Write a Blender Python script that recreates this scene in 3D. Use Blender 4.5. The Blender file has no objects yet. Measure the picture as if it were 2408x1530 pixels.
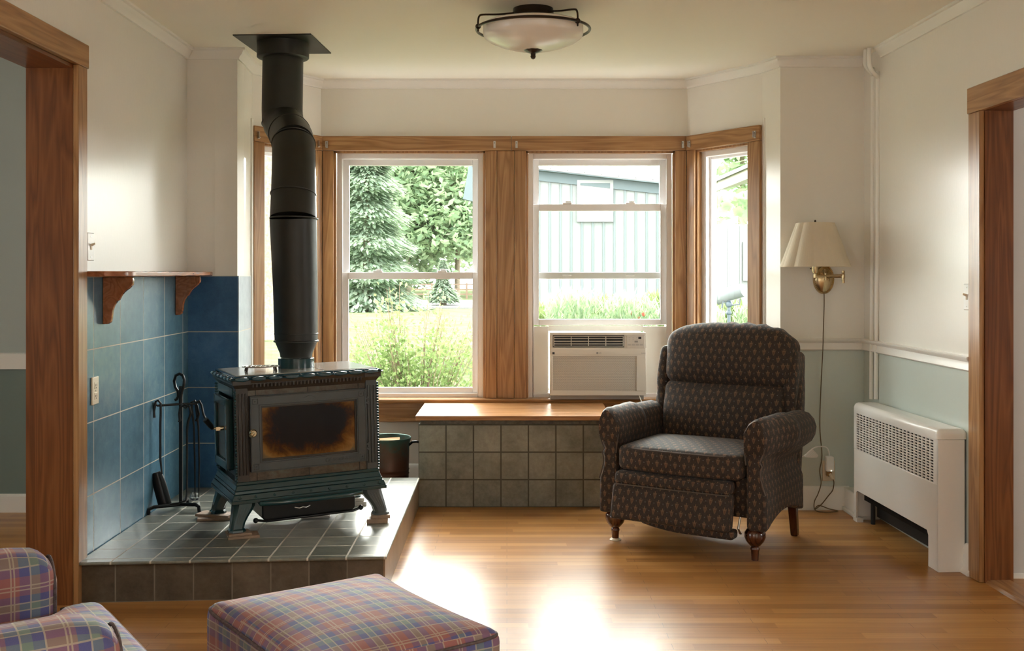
import bpy, bmesh, math, random
from mathutils import Vector, Matrix, noise as mnoise
PI = math.pi
random.seed(7)
SC = bpy.context.scene
COL = SC.collection

# ---------------------------------------------------------------- camera
F_PX, CX, CY, CAM_H = 2520.0, 1192.0, 642.0, 1.32
cam_data = bpy.data.cameras.new('camera')
cam_data.sensor_width = 36.0
cam_data.lens = 36.0 * F_PX / 2408.0
cam_data.shift_x = (1204.0 - CX) / 2408.0
cam_data.shift_y = -(765.0 - CY) / 2408.0
cam_data.clip_end = 400
cam = bpy.data.objects.new('camera', cam_data)
cam.location = (0, 0, CAM_H)
cam.rotation_euler = (PI / 2, 0, 0)
COL.objects.link(cam)
SC.camera = cam

# ---------------------------------------------------------------- world, sun, exposure
SC.view_settings.view_transform = 'Standard'
SC.view_settings.look = 'None'
SC.view_settings.gamma = 1
SC.view_settings.use_curve_mapping = False
SC.view_settings.exposure = 2.0
SC.cycles.max_bounces = 10
SC.cycles.diffuse_bounces = 6
SC.cycles.glossy_bounces = 4
SC.cycles.transparent_max_bounces = 24
SC.cycles.sample_clamp_indirect = 8
SC.cycles.caustics_reflective = False
world = bpy.data.worlds.new('sky')
SC.world = world
world.use_nodes = True
wn = world.node_tree
bg = wn.nodes['Background']
bg.inputs[0].default_value = (1.0, 0.985, 0.945, 1)
# hazy sky, brightest in a broad glow round the high veiled sun
tc_ = wn.nodes.new('ShaderNodeTexCoord'); dt = wn.nodes.new('ShaderNodeVectorMath'); dt.operation = 'DOT_PRODUCT'
gd_ = Vector((0.0, 0.925, 0.38)).normalized(); dt.inputs[1].default_value = gd_
wn.links.new(tc_.outputs['Generated'], dt.inputs[0])
mx_ = wn.nodes.new('ShaderNodeMath'); mx_.operation = 'MAXIMUM'; wn.links.new(dt.outputs['Value'], mx_.inputs[0]); mx_.inputs[1].default_value = 0.0
pw_ = wn.nodes.new('ShaderNodeMath'); pw_.operation = 'POWER'; wn.links.new(mx_.outputs[0], pw_.inputs[0]); pw_.inputs[1].default_value = 5.0
ma_ = wn.nodes.new('ShaderNodeMath'); ma_.operation = 'MULTIPLY_ADD'; wn.links.new(pw_.outputs[0], ma_.inputs[0]); ma_.inputs[1].default_value = 8.8; ma_.inputs[2].default_value = 2.7
wn.links.new(ma_.outputs[0], bg.inputs[1])
sun_d = bpy.data.lights.new('sun', 'SUN')
sun_d.energy = 0.12
sun_d.angle = math.radians(14)
sun_d.color = (1.0, 0.95, 0.86)
sun = bpy.data.objects.new('sun', sun_d)
sun.rotation_euler = Vector((0.03, -1.0, -0.50)).to_track_quat('-Z', 'Y').to_euler()
sun.location = (0, 20, 12)
COL.objects.link(sun)
# studio lamp added unseen beyond the window mullion to brighten the room
key_d = bpy.data.lights.new('added_strobe', 'AREA')
key_d.shape = 'DISK'; key_d.size = 0.45; key_d.energy = 55; key_d.spread = math.radians(80)
key_d.color = (1.0, 0.955, 0.87)
key = bpy.data.objects.new('added_strobe', key_d)
key.location = (-0.2, 12.0, 2.65)
key.rotation_euler = Vector((0.0, -1.0, -0.16)).to_track_quat('-Z', 'Y').to_euler()
COL.objects.link(key)

# ---------------------------------------------------------------- helpers
def at(px, py, Y):
    return Vector(((px - CX) * Y / F_PX, Y, CAM_H - (py - CY) * Y / F_PX))
def link(o, parent=None):
    COL.objects.link(o)
    if parent: o.parent = parent
    return o
def thing(name, label, cat, loc=(0, 0, 0), rz=0, group=None, ry=0):
    o = bpy.data.objects.new(name, None)
    o.empty_display_size = 0.05
    o.location = loc; o.rotation_euler = (0, ry, rz)
    o['label'] = label; o['category'] = cat
    if group: o['group'] = group
    return link(o)
def tag(o, label, cat, group=None, kind=None):
    o['label'] = label; o['category'] = cat
    if group: o['group'] = group
    if kind: o['kind'] = kind
    return o
def struct_empty(name, loc=(0, 0, 0), rz=0):
    o = bpy.data.objects.new(name, None); o.location = loc; o.rotation_euler = (0, 0, rz)
    o['kind'] = 'structure'
    return link(o)

class MB:
    def __init__(s): s.v = []; s.f = []
    def add(s, vs, fs):
        b = len(s.v); s.v += [tuple(p) for p in vs]; s.f += [tuple(b + i for i in f) for f in fs]; return s
    def box(s, x0, x1, y0, y1, z0, z1, rot=None, c=None):
        vs = [Vector((x, y, z)) for z in (z0, z1) for y in (y0, y1) for x in (x0, x1)]
        if rot is not None:
            c = Vector(c) if c is not None else Vector(((x0+x1)/2, (y0+y1)/2, (z0+z1)/2))
            vs = [rot @ (v - c) + c for v in vs]
        return s.add(vs, [(0,2,3,1),(4,5,7,6),(0,1,5,4),(2,6,7,3),(0,4,6,2),(1,3,7,5)])
    def prism(s, poly, a0, a1, plane='xz'):
        def P(u, v, a):
            return {'xz': (u, a, v), 'xy': (u, v, a), 'yz': (a, u, v)}[plane]
        n = len(poly)
        vs = [P(u, v, a0) for u, v in poly] + [P(u, v, a1) for u, v in poly]
        fs = [tuple(range(n)), tuple(range(2*n-1, n-1, -1))]
        fs += [(i, i+n, (i+1) % n + n, (i+1) % n) for i in range(n)]
        return s.add(vs, fs)
    def lathe(s, prof, c=(0, 0, 0), seg=32, axis='z', cap=True, mod=None):
        vs = []
        for r, h in prof:
            for k in range(seg):
                a = 2*PI*k/seg
                rr = r*(mod(a, h) if mod else 1)
                p = (rr*math.cos(a), rr*math.sin(a), h)
                if axis == 'y': p = (p[0], h, p[1])
                if axis == 'x': p = (h, p[0], p[1])
                vs.append((p[0]+c[0], p[1]+c[1], p[2]+c[2]))
        fs = []
        for i in range(len(prof)-1):
            for k in range(seg):
                k2 = (k+1) % seg
                fs.append((i*seg+k, i*seg+k2, (i+1)*seg+k2, (i+1)*seg+k))
        if cap:
            fs.append(tuple(range(seg-1, -1, -1))); fs.append(tuple((len(prof)-1)*seg+k for k in range(seg)))
        return s.add(vs, fs)
    def tube(s, pts, r, seg=10, cap=True, flat=1.0):
        pts = [Vector(p) for p in pts]; n = len(pts)
        rs = r if isinstance(r, (list, tuple)) else [r]*n
        up = None; vs = []
        for i, p in enumerate(pts):
            t = (pts[min(i+1, n-1)] - pts[max(i-1, 0)]).normalized()
            if up is None:
                up = t.orthogonal().normalized()
            up = (up - t*up.dot(t))
            up = up.normalized() if up.length > 1e-6 else t.orthogonal().normalized()
            w = t.cross(up)
            for k in range(seg):
                a = 2*PI*k/seg
                vs.append(p + up*math.cos(a)*rs[i] + w*math.sin(a)*rs[i]*flat)
        fs = [(i*seg+k, i*seg+(k+1) % seg, (i+1)*seg+(k+1) % seg, (i+1)*seg+k) for i in range(n-1) for k in range(seg)]
        if cap:
            fs.append(tuple(range(seg-1, -1, -1))); fs.append(tuple((n-1)*seg+k for k in range(seg)))
        return s.add(vs, fs)
    def loop_tube(s, pts, r, seg=8):
        pts = [Vector(p) for p in pts]; n = len(pts); vs = []
        up = Vector((0, 0, 1))
        for i, p in enumerate(pts):
            t = (pts[(i+1) % n] - pts[i-1]).normalized()
            u = (up - t*up.dot(t)).normalized(); w = t.cross(u)
            for k in range(seg):
                a = 2*PI*k/seg; vs.append(p + u*math.cos(a)*r + w*math.sin(a)*r)
        fs = [(i*seg+k, i*seg+(k+1) % seg, ((i+1) % n)*seg+(k+1) % seg, ((i+1) % n)*seg+k) for i in range(n) for k in range(seg)]
        return s.add(vs, fs)
    def sphere(s, c, r, seg=12, rings=8, sc=(1, 1, 1)):
        prof = []
        vs = []; fs = []
        for i in range(rings+1):
            th = PI*i/rings
            for k in range(seg):
                a = 2*PI*k/seg
                vs.append((c[0]+r*sc[0]*math.sin(th)*math.cos(a), c[1]+r*sc[1]*math.sin(th)*math.sin(a), c[2]-r*sc[2]*math.cos(th)))
        for i in range(rings):
            for k in range(seg):
                k2 = (k+1) % seg; fs.append((i*seg+k, i*seg+k2, (i+1)*seg+k2, (i+1)*seg+k))
        return s.add(vs, fs)
    def softbox(s, x0, x1, y0, y1, z0, z1, r=0.03, n=10, deform=None):
        c = Vector(((x0+x1)/2, (y0+y1)/2, (z0+z1)/2)); h = Vector(((x1-x0)/2, (y1-y0)/2, (z1-z0)/2))
        r = min(r, min(h)*0.999)
        ts = []
        def axis(hh):
            k = 4; out = [-hh + r*(1-math.cos(PI/2*i/k)) for i in range(k)]
            m = max(2, n); inner = [-(hh-r) + 2*(hh-r)*i/m for i in range(m+1)]
            return out + inner + [-v for v in reversed(out)]
        ax = [axis(h[i]) for i in range(3)]
        for a in range(3):
            b_, c_ = (a+1) % 3, (a+2) % 3
            for sgn in (-1, 1):
                U, V = ax[b_], ax[c_]; vs = []
                for u in U:
                    for v in V:
                        p = Vector((0, 0, 0)); p[a] = sgn*h[a]; p[b_] = u; p[c_] = v
                        inn = Vector([max(-(h[i]-r), min(h[i]-r, p[i])) for i in range(3)])
                        d = p - inn
                        if d.length > 1e-9: d = d.normalized()*r
                        q = inn + d
                        q2 = q + c
                        if deform: q2 = Vector(deform(q2, Vector((q[0]/h[0], q[1]/h[1], q[2]/h[2]))))
                        vs.append(q2)
                nv = len(V); fs = []
                for i in range(len(U)-1):
                    for j in range(nv-1):
                        f = (i*nv+j, (i+1)*nv+j, (i+1)*nv+j+1, i*nv+j+1)
                        fs.append(f if sgn > 0 else f[::-1])
                s.add(vs, fs)
        return s
    def xf(s, M):
        s.v = [tuple(M @ Vector(p)) for p in s.v]; return s
    def build(s, name, mat, parent=None, smooth=True, bevel=0, seg=2, merge=True, angle=35, uv=True):
        me = bpy.data.meshes.new(name)
        bm = bmesh.new()
        bv = [bm.verts.new(p) for p in s.v]
        for f in s.f:
            try: bm.faces.new([bv[i] for i in f])
            except ValueError: pass
        if merge: bmesh.ops.remove_doubles(bm, verts=bm.verts, dist=1e-5)
        bmesh.ops.recalc_face_normals(bm, faces=bm.faces)
        bm.to_mesh(me); bm.free()
        if uv:
            ul = me.uv_layers.new(name='uv'); data = ul.data; V = me.vertices
            for p in me.polygons:
                nn = p.normal; ax = max(range(3), key=lambda i: abs(nn[i]))
                for li in p.loop_indices:
                    co = V[me.loops[li].vertex_index].co
                    data[li].uv = ((co.y, co.z), (co.x, co.z), (co.x, co.y))[ax]
        if smooth:
            for p in me.polygons: p.use_smooth = True
            me.set_sharp_from_angle(angle=math.radians(angle))
        for m in (mat if isinstance(mat, (list, tuple)) else [mat]): me.materials.append(m)
        o = bpy.data.objects.new(name, me)
        link(o, parent)
        if bevel > 0:
            b = o.modifiers.new('bevel', 'BEVEL'); b.width = bevel; b.segments = seg; b.limit_method = 'ANGLE'; b.angle_limit = math.radians(40)
        return o
def st(o):
    o['kind'] = 'structure'; return o

def sweep(pts, prof, closed=False):
    """mitred sweep of a profile [(offset to the right of travel, z)] along a plan polyline"""
    m = MB(); n = len(pts); P = [Vector((p[0], p[1])) for p in pts]; k = len(prof); vs = []
    for i in range(n):
        d0 = (P[i]-P[i-1]).normalized() if i > 0 else (P[1]-P[0]).normalized()
        d1 = (P[i+1]-P[i]).normalized() if i < n-1 else d0
        n0 = Vector((d0.y, -d0.x)); n1 = Vector((d1.y, -d1.x))
        mm = (n0+n1)
        mm = mm/ max(1e-6, (1+n0.dot(n1)))
        for o, z in prof: vs.append((P[i].x+mm.x*o, P[i].y+mm.y*o, z))
    fs = [(i*k+j, i*k+(j+1) % k, (i+1)*k+(j+1) % k, (i+1)*k+j) for i in range(n-1) for j in range(k)]
    fs += [tuple(range(k)), tuple((n-1)*k+j for j in range(k-1, -1, -1))]
    return m.add(vs, fs)

def text_mesh(name, body, size, mat, parent, M, depth=0.0008):
    cu = bpy.data.curves.new(name, 'FONT'); cu.body = body; cu.size = size; cu.extrude = depth; cu.align_x = 'CENTER'; cu.align_y = 'CENTER'
    t = bpy.data.objects.new('tmp', cu); COL.objects.link(t)
    dg = bpy.context.evaluated_depsgraph_get()
    me = bpy.data.meshes.new_from_object(t.evaluated_get(dg))
    bpy.data.objects.remove(t)
    me.transform(M); me.materials.clear(); me.materials.append(mat); me.name = name
    return link(bpy.data.objects.new(name, me), parent)

# ---------------------------------------------------------------- materials
class NT:
    def __init__(s, name):
        s.m = bpy.data.materials.new(name); s.m.use_nodes = True
        s.t = s.m.node_tree; s.b = s.t.nodes['Principled BSDF']
    def n(s, ty, **kw):
        x = s.t.nodes.new(ty)
        for k, v in kw.items(): setattr(x, k, v)
        return x
    def put(s, sock, v):
        if hasattr(v, 'is_linked') or isinstance(v, bpy.types.NodeSocket): s.t.links.new(v, sock)
        elif isinstance(v, (tuple, list)) and len(v) == 3 and sock.type == 'RGBA': sock.default_value = (*v, 1)
        else: sock.default_value = v
    def math(s, op, a, b=0.0, c=0.0):
        x = s.n('ShaderNodeMath', operation=op); s.put(x.inputs[0], a); s.put(x.inputs[1], b)
        s.put(x.inputs[2], c); return x.outputs[0]
    def mix(s, f, a, b, mode='MIX'):
        x = s.n('ShaderNodeMix', data_type='RGBA', blend_type=mode)
        s.put(x.inputs[0], f); s.put(x.inputs[6], a); s.put(x.inputs[7], b); return x.outputs[2]
    def coord(s, kind='Object', scale=(1, 1, 1), loc=(0, 0, 0), rot=(0, 0, 0)):
        tc = s.n('ShaderNodeTexCoord'); mp = s.n('ShaderNodeMapping')
        mp.inputs['Scale'].default_value = scale; mp.inputs['Location'].default_value = loc; mp.inputs['Rotation'].default_value = rot
        s.t.links.new(tc.outputs[kind], mp.inputs[0]); return mp.outputs[0]
    def noise(s, vec, scale=5, detail=4, rough=0.6, dist=0.0):
        x = s.n('ShaderNodeTexNoise'); s.put(x.inputs['Vector'], vec)
        x.inputs['Scale'].default_value = scale; x.inputs['Detail'].default_value = detail
        x.inputs['Roughness'].default_value = rough; x.inputs['Distortion'].default_value = dist
        return x.outputs[0]
    def ramp(s, f, stops, interp='LINEAR'):
        x = s.n('ShaderNodeValToRGB'); x.color_ramp.interpolation = interp
        e = x.color_ramp.elements
        while len(e) < len(stops): e.new(0.5)
        for i, (p, c) in enumerate(stops):
            e[i].position = p; e[i].color = (*c, 1) if len(c) == 3 else c
        s.put(x.inputs[0], f); return x.outputs[0]
    def bump(s, h, strength=0.3, dist=0.01):
        x = s.n('ShaderNodeBump'); x.inputs['Strength'].default_value = strength; x.inputs['Distance'].default_value = dist
        s.put(x.inputs['Height'], h); s.t.links.new(x.outputs[0], s.b.inputs['Normal']); return x
    def set(s, **kw):
        names = dict(col='Base Color', rough='Roughness', metal='Metallic', spec='Specular IOR Level', coat='Coat Weight', coatr='Coat Roughness', trans='Transmission Weight', sheen='Sheen Weight', ior='IOR', alpha='Alpha')
        for k, v in kw.items(): s.put(s.b.inputs[names[k]], v)
        return s
def sepxyz(t, v):
    x = t.n('ShaderNodeSeparateXYZ'); t.put(x.inputs[0], v); return x.outputs

def plain(name, col, rough=0.5, metal=0, coat=0, var=0.0, vscale=8, bump=0.0, bscale=60, spec=None):
    t = NT(name); c = col
    if var > 0:
        nz = t.noise(t.coord(), vscale, 5)
        c = t.ramp(nz, [(0.3, tuple(x*(1-var) for x in col)), (0.7, tuple(min(1, x*(1+var)) for x in col))])
    t.set(col=c, rough=rough, metal=metal, coat=coat)
    if spec is not None: t.set(spec=spec)
    if bump > 0: t.bump(t.noise(t.coord(), bscale, 4), bump, 0.004)
    return t.m

def wall_mat(name, top, low=None, split=0.9, rough=0.26):
    t = NT(name); c = t.coord()
    nz = t.noise(c, 3, 3)
    col = t.mix(nz, tuple(x*0.97 for x in top), top)
    if low:
        z = sepxyz(t, c)[2]; col = t.mix(t.math('GREATER_THAN', z, split), low, col)
    t.set(col=col, rough=rough)
    t.bump(t.noise(t.coord(scale=(1, 1, 0.5)), 55, 4), 0.16, 0.003)
    return t.m

def wood(name, cols, axis='z', rough=0.35, scale=1.0, coat=0.0, bump=0.12):
    t = NT(name)
    sc = [13*scale]*3; sc['xyz'.index(axis)] = 0.9*scale
    v = t.coord(scale=tuple(sc))
    big = t.noise(v, 1.0, 2, 0.5, 0.6)
    rings = t.math('FRACT', t.math('MULTIPLY', big, 7.0))
    rings = t.math('ABSOLUTE', t.math('SUBTRACT', rings, 0.5))
    sc2 = [110*scale]*3; sc2['xyz'.index(axis)] = 3.0*scale
    fine = t.noise(t.coord(scale=tuple(sc2)), 1.0, 3, 0.7)
    f = t.math('ADD', t.math('MULTIPLY', rings, 1.0), t.math('MULTIPLY', fine, 0.62))
    col = t.ramp(f, [(0.18, cols[0]), (0.5, cols[1]), (0.85, cols[2])])
    broad = t.noise(t.coord(), 1.6, 2)
    col = t.mix(t.math('MULTIPLY', broad, 0.35), col, tuple(x*0.75 for x in cols[1]))
    t.set(col=col, rough=rough, coat=coat); t.set(coatr=0.15)
    t.bump(fine, bump, 0.002)
    return t.m
OAK = [(0.22, 0.10, 0.036), (0.35, 0.175, 0.068), (0.46, 0.26, 0.115)]
M = {}
for ax in 'xyz': M['oak_'+ax] = wood('oak_'+ax, OAK, ax, 0.3)
SHADED_OAK = [(0.10, 0.030, 0.009), (0.17, 0.056, 0.016), (0.235, 0.088, 0.028)]  # same oak darkened for the jambs, their shade put into the colour
for ax in 'xyz': M['doak_'+ax] = wood('shaded_oak_'+ax, SHADED_OAK, ax, 0.3)
M['shelf_wood'] = wood('shelf_wood', [(0.20, 0.055, 0.016), (0.30, 0.095, 0.028), (0.40, 0.15, 0.05)], 'y', 0.25, coat=0.3)
M['bench_wood'] = wood('bench_wood', [(0.27, 0.12, 0.045), (0.43, 0.21, 0.085), (0.56, 0.31, 0.14)], 'x', 0.3)
M['leg_wood'] = wood('leg_wood', [(0.03, 0.009, 0.005), (0.075, 0.022, 0.010), (0.12, 0.04, 0.018)], 'z', 0.2, coat=0.5)
M['wall'] = wall_mat('wall_paint', (0.80, 0.775, 0.715))
M['wall_two'] = wall_mat('wall_paint_two', (0.80, 0.775, 0.715), (0.56, 0.625, 0.585), 0.91)
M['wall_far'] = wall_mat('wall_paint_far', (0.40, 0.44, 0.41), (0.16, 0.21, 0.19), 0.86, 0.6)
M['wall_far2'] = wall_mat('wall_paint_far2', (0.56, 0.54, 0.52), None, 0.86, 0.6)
M['ceiling'] = wall_mat('ceiling_paint', (0.87, 0.84, 0.75), rough=0.6)
M['trim'] = plain('white_trim_paint', (0.80, 0.785, 0.74), 0.3)
M['vinyl'] = plain('white_vinyl', (0.80, 0.79, 0.80), 0.3)
M['dark'] = plain('dark_void', (0.02, 0.02, 0.02), 0.8)

def floor_mat():
    t = NT('oak_strip_floor'); v = t.coord()
    br = t.n('ShaderNodeTexBrick'); t.put(br.inputs['Vector'], v)
    br.offset = 0.37; br.offset_frequency = 2; br.squash = 1
    br.inputs['Color1'].default_value = (0, 0, 0, 1); br.inputs['Color2'].default_value = (1, 1, 1, 1)
    br.inputs['Mortar'].default_value = (0.5, 0.5, 0.5, 1)
    br.inputs['Scale'].default_value = 1.0; br.inputs['Mortar Size'].default_value = 0.0007
    br.inputs['Mortar Smooth'].default_value = 0.1
    br.inputs['Brick Width'].default_value = 0.93; br.inputs['Row Height'].default_value = 0.057
    # per-row colour
    s = sepxyz(t, v)
    row = t.math('FLOOR', t.math('DIVIDE', s[1], 0.057))
    wn_ = t.n('ShaderNodeTexWhiteNoise', noise_dimensions='2D')
    cb = t.n('ShaderNodeCombineXYZ'); t.put(cb.inputs[0], row)
    t.put(cb.inputs[1], t.math('FLOOR', t.math('DIVIDE', t.math('ADD', s[0], t.math('MULTIPLY', row, 0.61)), 0.93)))
    t.put(wn_.inputs[0], cb.outputs[0])
    cv = t.n('ShaderNodeCombineXYZ')
    t.put(cv.inputs[0], t.math('MULTIPLY', s[0], 2.2)); t.put(cv.inputs[1], t.math('MULTIPLY', s[1], 60)); t.put(cv.inputs[2], t.math('MULTIPLY', wn_.outputs[0], 30))
    grain = t.noise(cv.outputs[0], 1.0, 4, 0.65, 0.4)
    f = t.math('ADD', t.math('MULTIPLY', grain, 0.6), t.math('MULTIPLY', wn_.outputs[0], 0.42))
    col = t.ramp(f, [(0.2, (0.26, 0.108, 0.028)), (0.5, (0.385, 0.178, 0.05)), (0.85, (0.51, 0.265, 0.088))])
    col = t.mix(br.outputs['Fac'], col, (0.09, 0.04, 0.015))
    big = t.noise(t.coord(scale=(0.6, 1.6, 1)), 2.2, 3)
    rough = t.math('MULTIPLY_ADD', big, 0.16, 0.24)
    t.set(col=col, rough=rough, coat=0.04, spec=0.3); t.set(coatr=0.32)
    h = t.math('SUBTRACT', t.math('MULTIPLY', grain, 0.12), br.outputs['Fac'])
    t.bump(h, 0.25, 0.0015)
    return t.m
M['floor'] = floor_mat()

def tile_mat(name, plane, w, h, off=(0, 0), cols=None, grout=(0.3, 0.28, 0.25), mortar=0.004, rough=0.3, mott=6, rot=0.0, shear=0.0):
    """plane: two axes letters, e.g. 'xz'"""
    t = NT(name); s = sepxyz(t, t.coord(rot=(0, 0, rot)))
    cb = t.n('ShaderNodeCombineXYZ')
    t.put(cb.inputs[0], t.math('SUBTRACT', s['xyz'.index(plane[0])], off[0]))
    t.put(cb.inputs[1], t.math('SUBTRACT', t.math('SUBTRACT', s['xyz'.index(plane[1])], off[1]), t.math('MULTIPLY', s['xyz'.index(plane[0])], shear)))
    br = t.n('ShaderNodeTexBrick'); t.put(br.inputs['Vector'], cb.outputs[0]); br.offset = 0; br.squash = 1
    br.inputs['Color1'].default_value = (0, 0, 0, 1); br.inputs['Color2'].default_value = (1, 1, 1, 1); br.inputs['Mortar'].default_value = (.5, .5, .5, 1)
    br.inputs['Scale'].default_value = 1.0; br.inputs['Mortar Size'].default_value = mortar; br.inputs['Mortar Smooth'].default_value = 0.15
    br.inputs['Brick Width'].default_value = w; br.inputs['Row Height'].default_value = h
    v = t.coord()
    n1 = t.noise(v, mott, 6, 0.7, 0.3); n2 = t.noise(v, mott*9, 4, 0.7)
    bw = t.n('ShaderNodeRGBToBW'); t.put(bw.inputs[0], br.outputs['Color'])
    f = t.math('ADD', t.math('MULTIPLY', n1, 0.75), t.math('ADD', t.math('MULTIPLY', n2, 0.25), t.math('MULTIPLY', t.math('SUBTRACT', bw.outputs[0], 0.5), 0.16)))
    col = t.ramp(f, [(0.3, cols[0]), (0.5, cols[1]), (0.7, cols[2])])
    col = t.mix(br.outputs['Fac'], col, grout)
    t.set(col=col, rough=t.math('MULTIPLY_ADD', br.outputs['Fac'], 0.5, rough))
    h_ = t.math('SUBTRACT', t.math('MULTIPLY', n2, 0.10), br.outputs['Fac'])
    t.bump(h_, 0.5, 0.003)
    return t.m
SLATE = [(0.085, 0.088, 0.072), (0.155, 0.158, 0.135), (0.25, 0.25, 0.215)]
BROWN = [(0.055, 0.042, 0.03), (0.105, 0.083, 0.06), (0.16, 0.13, 0.095)]
BLUE = [(0.030, 0.095, 0.205), (0.044, 0.13, 0.265), (0.07, 0.175, 0.32)]
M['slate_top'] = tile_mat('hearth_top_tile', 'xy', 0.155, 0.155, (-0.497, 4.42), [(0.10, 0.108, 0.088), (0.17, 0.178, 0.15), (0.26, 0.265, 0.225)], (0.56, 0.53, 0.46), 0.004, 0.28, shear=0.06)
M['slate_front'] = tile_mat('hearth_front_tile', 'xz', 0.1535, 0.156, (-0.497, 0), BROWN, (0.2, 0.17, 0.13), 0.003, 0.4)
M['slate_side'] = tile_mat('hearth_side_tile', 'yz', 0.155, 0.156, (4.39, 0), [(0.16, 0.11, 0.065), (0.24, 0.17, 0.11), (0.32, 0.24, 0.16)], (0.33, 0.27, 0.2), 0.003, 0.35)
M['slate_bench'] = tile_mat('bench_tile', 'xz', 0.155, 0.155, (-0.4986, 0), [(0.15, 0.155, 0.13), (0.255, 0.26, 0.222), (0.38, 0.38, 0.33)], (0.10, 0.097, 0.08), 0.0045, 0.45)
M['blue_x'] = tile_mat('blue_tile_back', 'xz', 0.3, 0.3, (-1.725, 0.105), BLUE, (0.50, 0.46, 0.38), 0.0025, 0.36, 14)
M['blue_y'] = tile_mat('blue_tile_side', 'yz', 0.306, 0.3, (4.454, 0.105), [(0.055, 0.135, 0.20), (0.078, 0.175, 0.245), (0.12, 0.225, 0.28)], (0.50, 0.46, 0.38), 0.0025, 0.27, 14)  # greener and paler than the back tile: tree reflection put into the colour
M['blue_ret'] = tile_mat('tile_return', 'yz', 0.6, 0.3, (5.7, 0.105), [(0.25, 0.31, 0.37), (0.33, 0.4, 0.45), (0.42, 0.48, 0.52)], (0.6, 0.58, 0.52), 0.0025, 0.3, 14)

def glass_mat(name='window_glass', tint=(0.96, 0.98, 0.97)):
    t = NT(name); nt = t.t; nt.nodes.remove(t.b)
    tr = t.n('ShaderNodeBsdfTransparent'); tr.inputs[0].default_value = (*tint, 1)
    gl = t.n('ShaderNodeBsdfGlossy'); gl.inputs['Roughness'].default_value = 0.02
    fr = t.n('ShaderNodeFresnel'); fr.inputs[0].default_value = 1.45
    ge = t.n('ShaderNodeNewGeometry'); ff = t.math('MULTIPLY', fr.outputs[0], t.math('SUBTRACT', 1.0, ge.outputs['Backfacing']))
    mx = t.n('ShaderNodeMixShader'); nt.links.new(ff, mx.inputs[0]); nt.links.new(tr.outputs[0], mx.inputs[1]); nt.links.new(gl.outputs[0], mx.inputs[2])
    nt.links.new(mx.outputs[0], nt.nodes['Material Output'].inputs[0])
    return t.m
M['glass'] = glass_mat()
M['iron'] = plain('cast_iron_brown', (0.036, 0.031, 0.027), 0.34, 0.2, var=0.15)
M['iron_gray'] = plain('cast_iron_grey', (0.062, 0.072, 0.076), 0.38, 0.2, var=0.12)  # grey lift is reflected light put into the base colour
M['enamel'] = plain('teal_enamel', (0.009, 0.042, 0.050), 0.2, 0, 0.15)
M['enamel_blue'] = plain('blue_enamel', (0.018, 0.065, 0.095), 0.12, 0, 0.6)
M['black_iron'] = plain('black_wrought_iron', (0.012, 0.013, 0.014), 0.32, 0.5)
M['pipe'] = plain('black_stovepipe', (0.013, 0.0135, 0.011), 0.45, 0.1, var=0.35, vscale=6)
M['brass'] = plain('brass', (0.55, 0.43, 0.25), 0.25, 1.0)
M['abrass'] = plain('antique_brass', (0.60, 0.50, 0.34), 0.25, 1.0)
M['steel'] = plain('steel', (0.55, 0.54, 0.52), 0.3, 1.0)
M['bronze'] = plain('dark_bronze', (0.04, 0.028, 0.02), 0.28, 0.7)
M['white_enamel'] = plain('white_metal_enamel', (0.80, 0.785, 0.75), 0.22)
M['ac_white'] = plain('white_plastic', (0.72, 0.69, 0.63), 0.35)
M['ac_gray'] = plain('grey_plastic', (0.30, 0.29, 0.28), 0.4)
M['black_plastic'] = plain('black_plastic', (0.02, 0.02, 0.022), 0.35)
M['ivory'] = plain('ivory_plastic', (0.70, 0.62, 0.48), 0.35)
M['white_plastic'] = plain('bright_white_plastic', (0.8, 0.8, 0.78), 0.3)
M['cord_brown'] = plain('brown_cord', (0.14, 0.10, 0.05), 0.5)
M['cord_white'] = plain('white_cord', (0.7, 0.68, 0.62), 0.4)
M['shim'] = plain('shim_wood', (0.30, 0.21, 0.15), 0.7, var=0.2, vscale=30)
M['ceramic'] = plain('pale_ceramic', (0.55, 0.52, 0.48), 0.3, var=0.08)
M['copper'] = None

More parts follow.
